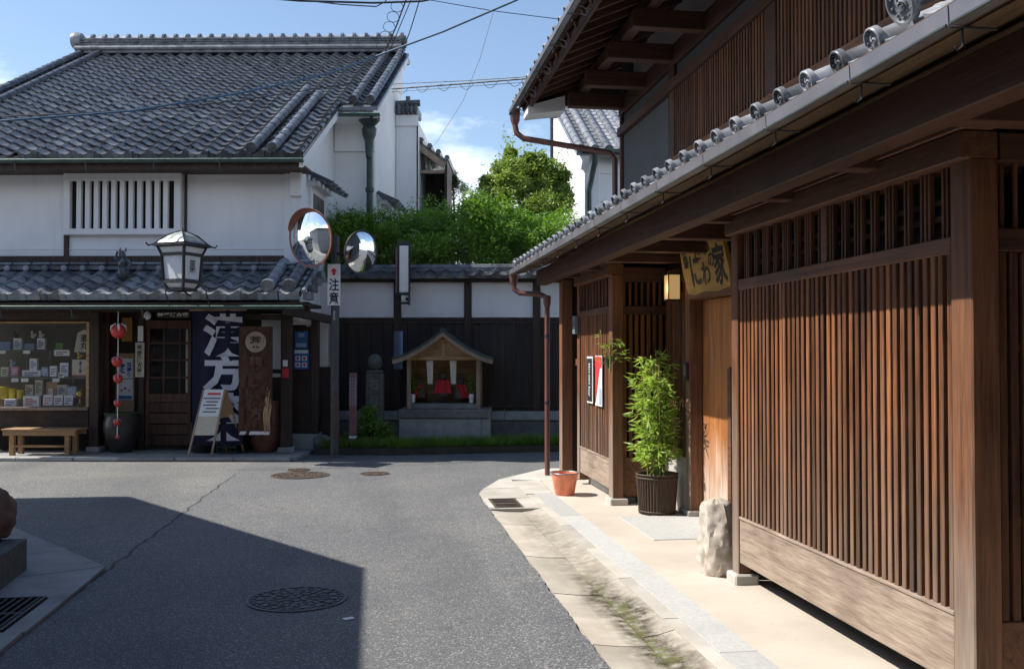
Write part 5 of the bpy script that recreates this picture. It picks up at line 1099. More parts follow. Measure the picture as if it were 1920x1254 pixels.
    for i in range(6): z = zf+i*(zr-zf)/6; Q_('back_plank', 'shrine', pl, pr_, ws+D-.09, ws+D-.06, z+.002, z+(zr-zf)/6-.002, c=.003)
    for x in (pl-.02, pr_-.01): Q_('side_plank', 'shrine', x, x+.02, ws+.12, ws+D-.12, zf, zr, c=.003)
    Q_('tie_beam', 'shrine', pl-.05, pr_+.05, ws+.03, ws+.09, SZ(675, ws), SZ(667, ws), c=.004); Q_('tie_beam', 'shrine', pl-.05, pr_+.05, ws+D-.1, ws+D-.04, SZ(675, ws), SZ(667, ws), c=.004)
    cm = SU(831, ws); zap = SZ(622, ws); zee = SZ(672, ws); hw = (SU(926, ws)-SU(737, ws))/2
    def rp(t_, dz=0): return (cm+t_*hw, zee+(zap-zee)*(1-abs(t_))**1.5*.98+.02*(1-abs(t_))+dz)
    ts = [i/14-1 for i in range(29)]
    def roofp(f0, f1, d0, d1, w0, w1, nm, m): 
        up = [rp(t_*f0, d1) for t_ in ts]; lo = [rp(t_*f0, d0) for t_ in ts]
        v = [(x, w, z) for w in (w0, w1) for x, z in up] + [(x, w, z) for w in (w0, w1) for x, z in lo]; n_ = len(ts); f = []
        for i in range(n_-1): f += [(i, i+1, n_+i+1, n_+i), (2*n_+i, 3*n_+i, 3*n_+i+1, 2*n_+i+1), (i, 2*n_+i, 2*n_+i+1, i+1), (n_+i, n_+i+1, 3*n_+i+1, 3*n_+i)]
        f += [(0, n_, 3*n_, 2*n_), (n_-1, 2*n_-1+2*n_, 3*n_-1, 2*n_-1)]
        mk(nm, MB().add(v, f), m, sh)
    roofp(1.0, 1, -.015, .02, ws-.16, ws+D+.1, 'roof', M['verdigris']); roofp(.985, 1, -.085, -.018, ws-.15, ws-.10, 'bargeboard', M['shrinepost']); roofp(.97, 1, -.05, -.018, ws-.095, ws+D+.05, 'roof_board', M['shrine'])
    mk('roof_ridge', MB().tube([(cm, ws-.17, zap+.025), (cm, ws+D+.1, zap+.025)], .03, 8), M['verdigris'], sh, True)
    mk('gable_board', MB().prism([rp(t_*.72, -.055) for t_ in ts]+[(cm+.7*hw, SZ(667, ws)), (cm-.7*hw, SZ(667, ws))], lambda x, z: (x, ws+.05, z), lambda x, z: (x, ws+.07, z)), M['shrine'], sh); Q_('king_post', 'shrine', cm-.03, cm+.03, ws+.03, ws+.05, SZ(667, ws), zap-.12, c=.003)
    for (x0, x1, lb) in ((798, 811, 'white paper strip hung beside the shrine statue nearest the stone marker'), (842, 855, 'white paper strip hung beside the shrine statue nearest the bare wall')): mk('paper_banner', MB().prism([(SU(x0, ws), SZ(676, ws)), (SU(x1, ws), SZ(676, ws)), (SU(x1-1, ws), SZ(720, ws)), (SU(x0+3, ws), SZ(720, ws))], lambda x, z: (x, ws+.10, z), lambda x, z: (x, ws+.106, z)), M['cream'], label=lb, cat='paper strip', group='paper strips in the shrine')
    for (xc, y0, y1, y2, bw_, lab) in ((788, 708, 745, 723, 20, 'small stone statue in red bib on the shrine side by the stone marker'), (831, 697, 742, 709, 30, 'tallest stone statue in red bib in the middle of the shrine'), (864, 708, 747, 724, 22, 'small stone statue in red bib on the shrine side by the bare wall')):
        w = ws+.45; x, z0_ = S(xc, y1, w); z0_ = max(z0_, zf); hgt = SZ(y0, w)-z0_; k = hgt
        t = thing('stone_statue', lab, 'statue', (x, w, z0_))
        mk('body', MB().lathe([(.30*k, 0), (.32*k, .15*k), (.27*k, .45*k), (.22*k, .58*k), (.11*k, .66*k), (.14*k, .72*k), (.17*k, .82*k), (.14*k, .94*k), (0, 1.0*k)], (x, w, z0_), 16, sx=1, sy=.75), M['statue'], t, True)
        bwid = bw_*w/1800; zt_ = z0_+.68*k; zb_ = z0_+(.12 if xc == 831 else .05)*k; v = []
        sl = 0 if xc == 831 else (.08 if xc > 831 else -.08)
        for j in range(5):
            for i in range(9):
                f = j/4; uu = (i/8-.5)*bwid*(.75+.35*f); v.append((x+uu+sl*f*.8, w-.21*k-.05*f*k+abs(i/8-.5)**2*.3*k+.012*math.sin(i*2.2), zt_+(zb_-zt_)*f))
        mk('bib', MB().add(v, [(j*9+i, j*9+i+1, j*9+9+i+1, j*9+9+i) for j in range(4) for i in range(8)]), M['red'], t, True)
    for xc, lab in ((774, 'white porcelain vase of green sprigs at the shrine post by the stone marker'), (884, 'white porcelain vase of green sprigs at the shrine post by the bare wall')):
        w = ws+.16; x = SU(xc, w); z0_ = zf; t = thing('flower_vase', lab, 'vase', (x, w, z0_))
        mk('vase', MB().lathe([(.025, 0), (.04, .02), (.03, .06), (.045, .1), (.04, .14), (.03, .15)], (x, w, z0_), 14), M['cushion'], t, True)
        g = np.random.default_rng(int(xc)); pp = np.array([x, w+.08, z0_+.28])+g.normal(size=(160, 3))*np.array([.05, .04, .07]); me = leaf_mesh('sprigs', leaf_arrays(pp, .06, .4, seed=3), M['hedge']); link('sprigs', me, FR.copy(), t)
    # ---- stone marker, stake, pole with mirrors
    w = 14.8; x = SU(701, w); sm = thing('stone_marker', 'mossy square stone marker post with rounded head beside the shrine', 'stone marker', (x, w, ZG)); z1 = SZ(700, w)
    bx('shaft', M['statue'], sm, x-.13, x+.13, w, w+.24, ZG-.02, z1, c=.02); bx('collar', M['statue'], sm, x-.12, x+.12, w+.01, w+.23, z1+.002, z1+.05, c=.015)
    mk('head', MB().blob((x, w+.12, SZ(679, w)), (.115, .11, .13), 14, 9, .06, 4), M['statue'], sm, True)
    for i, ch in enumerate('右春日'): text(ch, M['stone'], sm, face_w(x, w-.002, z1-.16-i*.26), .15, .18, bold=.02)
    w = 14.3; x = SU(661, w); st = thing('boundary_stake', 'slim mauve and white painted stake in the grass', 'stake', (x, w, .05)); z1 = SZ(700, w)
    for (y0, y1, m) in ((842, 822, 'mauve'), (822, 817, 'paper'), (817, 760, 'mauve'), (760, 708, 'paleblue'), (708, 699, 'mauve')):
        bx('shaft', M[m] if m != 'paleblue' else plain('faded stake', (.26, .19, .24), .7, .2), st, x-.05, x+.05, w, w+.1, SZ(y0, w)+.001, SZ(y1, w), c=.004)
    mb = MB()
    for i in range(16): z = SZ(712+i*6.2, w); mb.box(x-.028+.008*(i % 2), x+.03-.006*(i % 3), w-.003, w-.001, z-.016, z)
    mk('print', mb, M['mauve'], st)
    w = 13.85; x = SU(628, w); po = thing('mirror_pole', 'dark weathered pole carrying a caution sign at the corner', 'pole', (x, w, .04)); zt = SZ(445, w)
    mk('shaft', MB().tube([(x, w, .04), (x, w, SZ(700, w)), (x, w, zt)], [.062, .06, .06], 14).lathe([(.06, zt), (.05, zt+.012), (0, zt+.02)], (x, w, 0), 14), M['pole'], po, True)
    mk('rust_patch', MB().tube([(x+.004, w-.004, SZ(822, w)), (x+.004, w-.004, SZ(790, w)), (x+.001, w-.001, SZ(735, w))], [.0605, .0632, .0605], 14), M['rustiron'], po, True)
    p, q = S(616, 573, w); p2, q2 = S(640, 496, w); sg = bx('sign_plate', M['white'], po, p, p2, w-.075, w-.066, q, q2, c=.002)
    text('注\n意', M['ink'], sg, face_w((p+p2)/2, w-.078, SZ(547, w)), .145, SZ(522, w)-SZ(571, w), bold=.02, line=1.05)
    cu, cz = S(628, 510, w); mk('arrow', MB().prism([(-.05, .0), (0, .055), (.05, 0), (.022, 0), (.022, -.05), (-.022, -.05), (-.022, 0)], lambda a_, b_: (cu+a_, w-.078, cz+b_), lambda a_, b_: (cu+a_, w-.0765, cz+b_)), M['inkred'], sg)
    text('奈\n良\n市', M['paper'], po, face_w(x, w-.064, SZ(592, w)), .035, .14)
    def mirror(px, py, dia, az, tip, roll_, lab, visor, rim, tilt_l):
        c_ = Vector((S(px, py, w-.3)[0], w-.3, S(px, py, w-.3)[1])); t = thing('traffic_mirror', lab, 'mirror', (c_.x, c_.y, c_.z-dia/2))
        nrm = Vector((math.sin(az)*math.cos(tip), -math.cos(az)*math.cos(tip), -math.sin(tip)))
        q_ = nrm.to_track_quat('Z', 'Y').to_matrix().to_4x4(); Mx = TR(c_) @ q_ @ Matrix.Rotation(roll_, 4, 'Z'); r_ = dia/2
        prof = [(r_*.97*math.sin(k/10*.5)/math.sin(.5), .10*dia*(math.cos(k/10*.5)-math.cos(.5))/(1-math.cos(.5))) for k in range(10, -1, -1)]
        mk('mirror_glass', MB().lathe(prof, n=48, M=Mx), M['mirror'], t, True, recalc=True)
        mk('rim', MB().lathe([(r_*.96, -.012), (r_, -.015), (r_*1.015, 0), (r_, .012), (r_*.96, .006)], n=48, M=Mx), M[rim], t, True)
        mk('back_shell', MB().lathe([(r_*.99, -.016), (r_*.8, -.05), (r_*.3, -.075), (0, -.08)], n=32, M=Mx), M['orange'], t, True)
        if visor:
            upv = (Mx.inverted().to_3x3() @ Vector((tilt_l, 0, 1))); a0 = math.atan2(upv.y, upv.x); v = []; nn = 24
            for i in range(nn+1):
                f = i/nn*2-1; a_ = a0+f*R(68); dp = visor*(1-f*f)**.5+.001
                for rr, zz in ((r_*1.02, .0), (r_*1.05, dp), (r_*1.035, dp), (r_*1.005, .0)): v.append(Mx @ Vector((rr*math.cos(a_), rr*math.sin(a_), zz)))
            mk('visor', MB().add(v, [(i*4+k, i*4+(k+1) % 4, i*4+4+(k+1) % 4, i*4+4+k) for i in range(nn) for k in range(4)]), M['orange'], t, True)
        mk('bracket', MB().tube([Mx @ Vector((0, 0, -.075)), Mx @ Vector((0, 0, -.14)), Vector((x, w, c_.z))], .022, 8), M['iron'], t, True)
    mirror(582, 447, .82, R(-32), R(6), 0, 'large round traffic mirror with orange visor facing the shop', .07, 'orange', -.12)
    mirror(677, 473, .62, R(53), R(8), 0, 'smaller round traffic mirror without visor on the far side of the pole', 0, 'iron', 0)
    # ---- planting
    g = np.random.default_rng(11); L = FL
    hd = thing('garden_hedge', 'dense feathery green hedge rising behind the tiled boundary wall', 'hedge', (-.7, 16.6, ZG))
    cs_, rs = [], []
    for i in range(150):
        px = g.uniform(600, 1062); wv = g.uniform(16.15, 16.75 if px < 720 else 18.0); top = np.interp(px, [600, 660, 750, 820, 900, 1060], [398, 402, 392, 385, 368, 385])
        y = g.uniform(top+14, 505); u_, z_ = S(px, y, wv); cs_.append((u_, wv, max(z_, 2.6))); rs.append(g.uniform(.22, .4))
    pp = clumps(60000, cs_, rs, 2); pp = pp[pp[:, 1] > 16.02]
    link('foliage', leaf_mesh('foliage', leaf_arrays(pp, .085, .34, seed=4, droop=.25), M['hedge']), FR.copy(), hd)
    mb = MB()
    for i in range(26):
        u_ = -3.0+i*.17+g.uniform(-.05, .05); wv = g.uniform(16.25, 16.6); zt = g.uniform(3.2, 4.0); mb.tube([(u_, wv, ZG), (u_+g.uniform(-.1, .1), wv, zt*.6), (u_+g.uniform(-.2, .2), wv+.05, zt)], [.02, .015, .006], 5)
    mk('stems', mb, M['bark'], hd)
    sp_ = []                                           # sprays breaking the outline
    for i in range(90):
        px = g.uniform(598, 900); top = np.interp(px, [600, 660, 750, 820, 900], [398, 402, 392, 385, 362]); wv = g.uniform(16.2, 16.7); b0 = np.array([S(px, top+18, wv)[0], wv, S(px, top+18, wv)[1]]); dr = np.array([g.normal()*.5, g.normal()*.3, 1.0]); ln_ = g.uniform(.12, .38)
        for k in range(14): sp_.append(b0+dr*ln_*k/14+g.normal(size=3)*.012)
    link('sprays', leaf_mesh('sprays', leaf_arrays(np.array(sp_), .075, .25, seed=9, droop=.1), M['hedge']), FR.copy(), hd)
    def tree(nm, lab, u_, w_, specs, n, size, ratio, mat, trunk_top, seed):
        t = thing(nm, lab, 'tree', (u_, w_, 0)); gg = np.random.default_rng(seed); mb = MB(); tips = []
        mb.tube([(u_, w_, 0), (u_+.05, w_, trunk_top*.5), (u_-.02, w_, trunk_top)], [.11, .09, .07], 8)
        cc = []; rr = []
        for (cx, cy, cz, r_) in specs:
            mb.tube([(u_, w_, trunk_top*.92), ((u_+cx)/2+.05, (w_+cy)/2, (trunk_top+cz)/2-.1), (cx, cy, cz)], [.06, .04, .012], 6)
            for k in range(7):
                d_ = gg.normal(size=3); d_ /= np.linalg.norm(d_); cc.append(np.array([cx, cy, cz])+d_*r_*.8); rr.append(r_*gg.uniform(.45, .85))
                mb.tube([(cx, cy, cz), tuple(cc[-1])], [.014, .004], 4)
        mk('trunk', mb, M['bark'], t, True)
        pts = clumps(n, cc, rr, seed); sh_ = []
        for k in range(int(n/800)):               # loose shoots that break the outline
            c0 = np.array(cc[gg.integers(0, len(cc))]); dr = gg.normal(size=3)*.6+np.array([0, 0, .9]); dr /= np.linalg.norm(dr); L_ = gg.uniform(.25, .55)
            for q_ in range(16): sh_.append(c0+dr*(.15+L_*q_/16)+gg.normal(size=3)*.02)
        if seed == 21: pts = np.vstack([pts, np.array(sh_)])
        link('crown', leaf_mesh('crown', leaf_arrays(pts, size, ratio, seed=seed, droop=.3), mat), FR.copy(), t)
    sp = []
    for (px, py, wv, r_) in ((985, 335, 18.6, .42), (935, 350, 18.3, .34), (905, 395, 18.3, .36), (1018, 338, 18.9, .36), (1036, 368, 18.7, .34), (985, 385, 18.2, .5), (1022, 400, 18.4, .42), (940, 430, 18.0, .45), (985, 450, 18.0, .5), (1030, 450, 18.2, .48), (890, 445, 18.0, .4), (950, 312, 18.8, .22), (956, 288, 18.8, .08), (1000, 312, 18.8, .22), (1045, 335, 18.9, .2)): u_, z_ = S(px, py, wv); sp.append((u_, wv, z_, r_))
    tree('garden_tree', 'leafy garden tree with fresh yellow green shoots behind the wall', .3, 18.4, sp, 66000, .085, .36, M['treeleaf'], 2.9, 21)
    sp = [(*S(850, 350, 22.0)[:1], 22.0, S(850, 352, 22.0)[1], .3), (S(838, 330, 22.)[0], 22., S(838, 330, 22.)[1], .24)]
    tree('pine_tree', 'dark pine just showing beside the open lean-to roof', S(848, 400, 22.)[0], 22.0, sp, 2600, .13, .1, M['pine'], 3.6, 23)
    # grass and weeds along the wall foot
    n = 9000; gx = g.uniform(-3.1, 3.2, n); edge = np.interp(gx, [-3.2, -1.9, -.5, .5, 2.6, 6], [14.25, 14.2, 14.55, 14.75, 14.9, 15]); gw = edge+.02+np.abs(g.normal(size=n))*.22
    keep = ~((gx > a-.03) & (gx < b+.03) & (gw > ws-.04)) & (gw < W-.05); gx, gw = gx[keep], gw[keep]; pos = np.stack([gx, gw, np.full(len(gx), ZG-.01)], 1)
    ax = np.zeros((len(gx), 3)); ax[:, 2] = 2.2; ax[:, :2] = g.normal(size=(len(gx), 2))*.45
    link('grass', leaf_mesh('grass', leaf_arrays(pos, .17, .075, seed=12, axis=ax, up=0), M['grass']), FR.copy(), label='short grass along the foot of the boundary wall', cat='grass', kind='stuff')
    wd = []
    for (px, py, rr_) in ((685, 790, .16), (705, 800, .18), (668, 815, .14), (720, 812, .16), (640, 832, .1), (690, 770, .1)):
        u_, z_ = S(px, py, 14.6); wd.append((np.array([u_, 14.62, max(z_, ZG+.05)]), rr_))
    pts = clumps(1500, [c_ for c_, _ in wd], [r_ for _, r_ in wd], 5); pts = pts[pts[:, 2] > ZG]
    fw = thing('fern_clump', 'low leafy weeds and fern around the stone marker', 'weeds', (SU(695, 14.6), 14.6, ZG)); link('fronds', leaf_mesh('fronds', leaf_arrays(pts, .09, .3, seed=6), M['grass']), FR.copy(), fw)
    mk('weed_stone', MB().blob((SU(606, 14.5), 14.5, .15), (.16, .13, .13), 12, 8, .2, 8), M['stone'], smooth=True, label='rough grey stone at the foot of the shop side screen', cat='stone')

# ================================================================== BUILDINGS BEYOND
def beyond():
    frame(FL)
    an = thing('rear_annex', 'white plastered rear annex with small tiled cap behind the pharmacy', 'annex', (-2.2, 20.5, .1)); w = 19.6
    a, b = -2.72, SU(780, w); mk('wall', MB().box(a, b, w, 23, .1, SZ(222, w)), M['plaster'], an); bx('wall_band', M['plaster'], an, a, b+.04, w-.05, w-.002, SZ(238, w), SZ(218, w), c=0)
    bx('corner_strip', M['iron'], an, b+.002, b+.03, w+.01, w+.05, 2, SZ(222, w))
    for i in range(6): bx('roof_tile', M['tile'], an, a-.05+i*(b-a+.1)/6, a-.05+(i+1)*(b-a+.1)/6-.01, w-.18, w+.6, SZ(217, w)+.003, SZ(203, w)+.02*(i % 2), c=.03)
    mk('ridge_roll', MB().tube([(a-.1, w-.05, SZ(198, w)), (b+.08, w-.05, SZ(196, w))], .07, 8).tube([(a+.25, w-.05, SZ(198, w)), (a+.25, w-.05, SZ(184, w))], .05, 6), M['tile'], an, True)
    w = 20.2; lt = thing('lean_to', 'dark open lean-to roof at the back of the pharmacy', 'lean-to', (SU(805, w), w+1, .1)); ua, ub = SU(773, w), SU(838, w)
    za, zb = SZ(258, w), SZ(302, w)
    mk('roof', MB().prism([(ua, za), (ub, zb), (ub, zb-.05), (ua, za-.05)], lambda x, z: (x, w, z), lambda x, z: (x, w+3, z)), M['tile'], lt)
    for i in range(5): f = i/4; mk('roof_tile', MB().tube([(ua+(ub-ua)*f, w-.06, za+(zb-za)*f+.05), (ua+(ub-ua)*f, w+3, za+(zb-za)*f+.05)], .06, 6), M['tile'], lt, True)
    mk('bargeboard', MB().bar((ua, w-.02, za-.12), (ub-.05, w-.02, zb-.12), .04, .12), M['shrinepost'], lt)
    bx('back_wall', M['old'], lt, ua, ub-.05, w+1.2, w+1.25, .1, zb-.06, c=0); bx('side_wall', M['old'], lt, ub-.05, ub, w, w+1.25, .1, zb-.06, c=0); bx('beam', M['shrinepost'], lt, ua, ub-.06, w, w+.1, SZ(326, w), SZ(320, w)); bx('post', M['shrinepost'], lt, ua, ua+.05, w, w+.08, .1, za-.1)
    fr_ = thing('neighbour_roof', 'grey tiled roof of the neighbouring house beyond the pharmacy ridge', 'house', (-12.5, 26, 0)); w = 26
    mk('wall', MB().box(-17, -10.6, 27, 31, 0, SZ(160, w)), M['plaster'], fr_); z1 = SZ(122, w)
    mk('roof', MB().prism([(24.5, z1-2.3), (28.6, z1), (33, z1-2.3), (33, z1-2.4), (28.6, z1-.1), (24.5, z1-2.4)], lambda w_, z: (-17.5, w_, z), lambda w_, z: (-10.2, w_, z)), M['tile'], fr_)
    for i in range(24): mk('roll_tile', MB().tube([(-17.3+i*.3, 24.5, z1-2.25), (-17.3+i*.3, 28.5, z1+.02)], .06, 5), M['tile'], fr_)
    mk('ridge', MB().tube([(-17.5, 28.6, z1+.15), (-10.2, 28.6, z1+.15)], .14, 8), M['tile_silver'], fr_, True)
    # white storehouse on the right
    frame(FI); ku = thing('white_storehouse', 'tall white plastered storehouse with silver tiled roof behind the timber house', 'storehouse', (6.5, 22, 0)); Y0, X0 = 20.0, 4.5; ez = 5.95
    mk('wall', MB().prism([(Y0, 0), (Y0+3.6, 0), (Y0+3.6, ez+2.1), (Y0, ez)], lambda y, z: (X0, y, z), lambda y, z: (11, y, z)), M['plaster'], ku)
    for z in (4.0, 4.75, 5.35): bx('wall_band', M['plaster'], ku, X0-.02, 10, Y0-.035, Y0-.002, z, z+.05, c=.004)
    bx('corner_pilaster', M['plaster'], ku, X0-.03, X0+.3, Y0-.06, Y0+.2, 0, ez-.1, c=.01)
    s = .62; z = lambda y: ez+.06+(y-Y0+.45)*s-.28
    mk('roof', MB().prism([(Y0-.45, z(Y0-.45)), (Y0+3.7, z(Y0+3.7)), (Y0+3.7, z(Y0+3.7)-.1), (Y0-.45, z(Y0-.45)-.1)], lambda y, q: (X0-.28, y, q), lambda y, q: (11.3, y, q)), M['tile'], ku)
    rm = roll_mesh(4.8, .085, .3, .09); Ms = Matrix.Rotation(math.atan(s), 4, 'X') @ Matrix.Rotation(R(90), 4, 'Z'); rme = MB().add([tuple(Ms @ Vector(p)) for p in rm.v], rm.f).mesh('store_roll', M['tile_silver'], True)
    pm = pan_mesh(4.8, .24); pme = MB().add([tuple(Ms @ Vector(p)) for p in pm.v], pm.f).mesh('store_pan', M['tile_silver'], True)
    for i in range(14): inst('roll_tile', rme, TR((X0-.2+i*.3, Y0-.48, z(Y0-.48)+.05)), ku); inst('pan_tile', pme, TR((X0-.05+i*.3, Y0-.48, z(Y0-.48)+.05)), ku)
    mk('verge', MB().prism([(Y0-.45, z(Y0-.45)-.1), (Y0+3.6, z(Y0+3.6)-.1), (Y0+3.6, z(Y0+3.6)-.5), (Y0-.2, z(Y0-.45)-.35)], lambda y, q: (X0-.14, y, q), lambda y, q: (X0-.003, y, q)), M['plaster'], ku)
    mk('ridge', MB().tube([(X0-.3, Y0+3.65, z(Y0+3.65)+.2), (11.3, Y0+3.65, z(Y0+3.65)+.2)], .16, 8), M['tile_silver'], ku, True)
    mk('downpipe', MB().tube([(X0+.12, Y0-.45, ez-.25), (X0+.12, Y0-.4, ez-.45), (X0+.05, Y0-.12, ez-1.0), (X0+.05, Y0-.1, 0)], .06, 8), M['verdigris'], ku, True); bx('gutter', M['verdigris'], ku, X0-.2, 9, Y0-.6, Y0-.48, ez-.26, ez-.18)
    mk('downpipe', MB().tube([(X0-.03, Y0+3.65, 2), (X0-.03, Y0+3.65, ez+1.9)], .05, 6), M['iron'], ku)
    # corner house across the street, whose shadow lies on the road
    H = 4.3; t = math.tan(SUN_EL)/math.cos(SUN_AZ); kx = H/t; ky = kx*math.tan(SUN_AZ)
    A = Vector((-.04-kx, 6.83+ky)); Bp = Vector((-2.51-kx, 10.6+ky)); ch = thing('corner_house', 'grey rendered corner house on the shaded side of the street', 'house', (-8, 4, 0))
    poly = [(A.x, -7), (A.x, A.y), (Bp.x, Bp.y), (-14, Bp.y+.15), (-14, -7)]
    ins = [(A.x-.25, -6.8), (A.x-.25, A.y-.08), (Bp.x-.1, Bp.y-.3), (-13.8, Bp.y-.2), (-13.8, -6.8)]
    mk('wall', MB().slab(ins, 0, H-.2), M['plaster_house'], ch); mk('parapet', MB().slab(poly, H-.2, H), M['tile'], ch)
    for y in (-5, -2.5, 0, 2.5, 5):
        f = bx('window', M['beam'], ch, A.x-.26, A.x-.2, y, y+1.5, 1.0, 2.3); bx('pane', M['black'], f, A.x-.205, A.x-.19, y+.08, y+1.42, 1.08, 2.22, c=0)
    # house added behind the camera to cut sky light; shows only in mirrors
    hs = thing('sky_blocking_house', 'dark timber house added behind the camera to cut sky light', 'house', (1.5, -9, 0))
    mk('wall', MB().box(-5, 9, -15, -9, 0, 6.2), M['old'], hs); mk('roof', MB().prism([(-15.6, 6.0), (-12, 8), (-8.4, 6.0), (-8.4, 5.9), (-15.6, 5.9)], lambda y, z: (-5.5, y, z), lambda y, z: (9.5, y, z)), M['tile'], hs)
    for x in (-3, .5, 4): f = bx('window', M['beam'], hs, x, x+1.6, -8.99, -8.93, 1.2, 2.6); bx('pane', M['black'], f, x+.08, x+1.52, -8.935, -8.92, 1.28, 2.52, c=0)

# ================================================================== SMALL THINGS BY THE TIMBER HOUSE
def right_things():
    frame(HM)
    x, y = 1.99, 9.95; z = .05; b = thing('metal_pail', 'orange enamel pail standing on the pavement by the downpipe', 'pail', (x, y, z))
    mk('body', MB().lathe([(.095, 0), (.1, .008), (.14, .225), (.132, .225), (.093, .015), (0, .014)], (x, y, z), 28), M['bucket'], b, True); mk('rim', MB().tube([(x+.141*math.cos(a), y+.141*math.sin(a), z+.226) for a in np.linspace(0, 2*math.pi, 25)], .008, 6, False), M['steel'], b, True)
    mk('handle', MB().tube([(x+.145*math.cos(a), y+.03+.12*math.sin(a), z+.228) for a in np.linspace(0, math.pi, 14)], .004, 5), M['iron'], b)
    # weathered upright rock beside the bay post
    from mathutils import noise as NO
    v = []; f = []; n, m = 40, 34; x, y = 2.27, 6.36
    for i in range(m+1):
        t = i/m; r0 = float(np.interp(t, [0, .06, .2, .45, .7, .9, .96, 1], [.085, .105, .125, .13, .115, .098, .085, .02])); cx = .02*math.sin(3*t)
        for k in range(n):
            q = 2*math.pi*k/n; d = Vector((math.cos(q)*2.2, math.sin(q)*2.2, t*2.0))
            rg = NO.ridged_multi_fractal(Vector((d.x*1.6, d.y*1.6, t*2.2)), .9, 2.2, 4, 1.0, 2.0)
            r_ = r0*(1+.20*NO.noise(d)+.10*(rg-1.2)+.08*NO.noise(d*5)); v.append((x+r_*math.cos(q)+cx, y+r_*math.sin(q), .045+.5*t+.02*NO.noise(d*2)*t))
    for i in range(m):
        for k in range(n): f.append((i*n+k, i*n+(k+1) % n, (i+1)*n+(k+1) % n, (i+1)*n+k))
    f.append(tuple(m*n+k for k in range(n))); mk('standing_rock', MB().add(v, f), M['rock'], smooth=True, label='pale rugged upright rock leaning by the lattice bay post', cat='rock')
    # bamboo in a black basket planter
    x, y, z = 2.60, 8.72, .05; p = thing('potted_bamboo', 'leafy green bamboo in a black basket planter by the entrance', 'potted plant', (x, y, z))
    mk('planter', MB().lathe([(.155, 0), (.16, .01), (.185, .36), (.172, .36), (.15, .05)], (x, y, z), 32), M['basket'], p, True)
    mb = MB()
    for k in range(40): q = 2*math.pi*k/40; mb.tube([(x+.16*math.cos(q), y+.16*math.sin(q), z+.004), (x+.187*math.cos(q+.04), y+.187*math.sin(q+.04), z+.365)], .0075, 5)
    for zz, r_ in ((.03, .168), (.33, .19), (.36, .192)): mb.tube([(x+r_*math.cos(a), y+r_*math.sin(a), z+zz) for a in np.linspace(0, 2*math.pi, 33)], .008, 5, False)
    mk('wicker', mb, M['basket'], p); mk('soil', MB().lathe([(.17, .31), (0, .33)], (x, y, z), 20), M['earth'], p)
    def bamboo(par, base, n, hgt, spread, dens, leaf, seed, rad=.09):
        gg = np.random.default_rng(seed); mb = MB(); pts = []; axs = []
        for k in range(n):
            q = gg.uniform(0, 6.28); rr = gg.uniform(0, rad); b0 = np.array([base[0]+rr*math.cos(q), base[1]+rr*math.sin(q), base[2]]); hh = hgt*gg.uniform(.55, 1.0); ln = gg.normal(size=2)*spread
            tip = b0+np.array([ln[0], ln[1], hh]); mid = (b0+tip)/2+np.array([-ln[0]*.2, -ln[1]*.2, .04]); mb.tube([tuple(b0), tuple(mid), tuple(tip)], [.008, .006, .002], 5)
            for j in range(dens):
                t = gg.uniform(.12, 1); c = b0*(1-t)**2+2*mid*t*(1-t)+tip*t*t; q2 = gg.uniform(0, 6.28); out = np.array([math.cos(q2), math.sin(q2), gg.uniform(-.1, .5)]); L = gg.uniform(.04, .17)*(1.15-.5*t)
                e = c+out*L; mb.tube([tuple(c), tuple(e)], [.003, .001], 3)
                for _ in range(5): d = out+gg.normal(size=3)*.55; pts.append(e+gg.normal(size=3)*.008); axs.append(d)
        mk('canes', mb, plain('bamboo cane', (.2, .24, .07), .5, .2), par)
        link('foliage', leaf_mesh('foliage', leaf_arrays(np.array(pts), leaf, .15, seed=seed, axis=np.array(axs), droop=.35, up=.2), M['bamboo']), FR.copy(), par)
    bamboo(p, (x, y, z+.32), 15, 1.2, .085, 27, .10, 31)
    mk('stake', MB().tube([(x+.02, y, z+.3), (x+.03, y+.02, 1.4)], .011, 8), plain('yellow cane', (.52, .42, .14), .5, .15), p, True)
    # small hanging vase with a bamboo sprig
    hv = thing('hanging_vase', 'small dark hanging vase with bamboo sprigs on the entrance post', 'vase', (2.27, 9.2, 1.36)); mk('vase', MB().lathe([(0, 1.36), (.02, 1.365), (.038, 1.46), (.04, 1.47), (.03, 1.47)], (2.265, 9.18, 0), 12), M['jar'], hv, True)
    bamboo(hv, (2.27, 9.12, 1.33), 3, .40, .012, 6, .062, 33, .012); mk('hook', MB().tube([(2.265, 9.18, 1.47), (2.31, 9.2, 1.55)], .004, 4), M['iron'], hv)
    # wicker basket notice behind the bamboo
    mk('yellow_notice', MB().box(2.66, 2.80, 9.235, 9.255, 1.15, 1.42), M['amber'], label='yellow notice panel on the recess lattice behind the bamboo', cat='notice')
    # moss in the stone channel
    gg = np.random.default_rng(8); n = 700; yy = gg.uniform(2.6, 4.9, n); xx = 1.42+gg.normal(size=n)*.022+.03*np.sin(yy*5); pos = np.stack([xx, yy, np.full(n, .012)], 1); ax = np.zeros((n, 3)); ax[:, 2] = 1.5; ax[:, :2] = gg.normal(size=(n, 2))*.7
    link('moss', leaf_mesh('moss', leaf_arrays(pos, .012, .3, seed=2, axis=ax, up=0), M['grass']), FR.copy(), label='green moss tufts in the stone channel', cat='moss', kind='stuff')
    mk('paper_scrap', MB().box(-.03, .03, -.02, .02, .003, .006, 0, TR((*G(655, 1137), 0)) @ Matrix.Rotation(.5, 4, 'Z')), M['paper'], label='tiny white paper scrap on the road near the manhole cover', cat='litter')

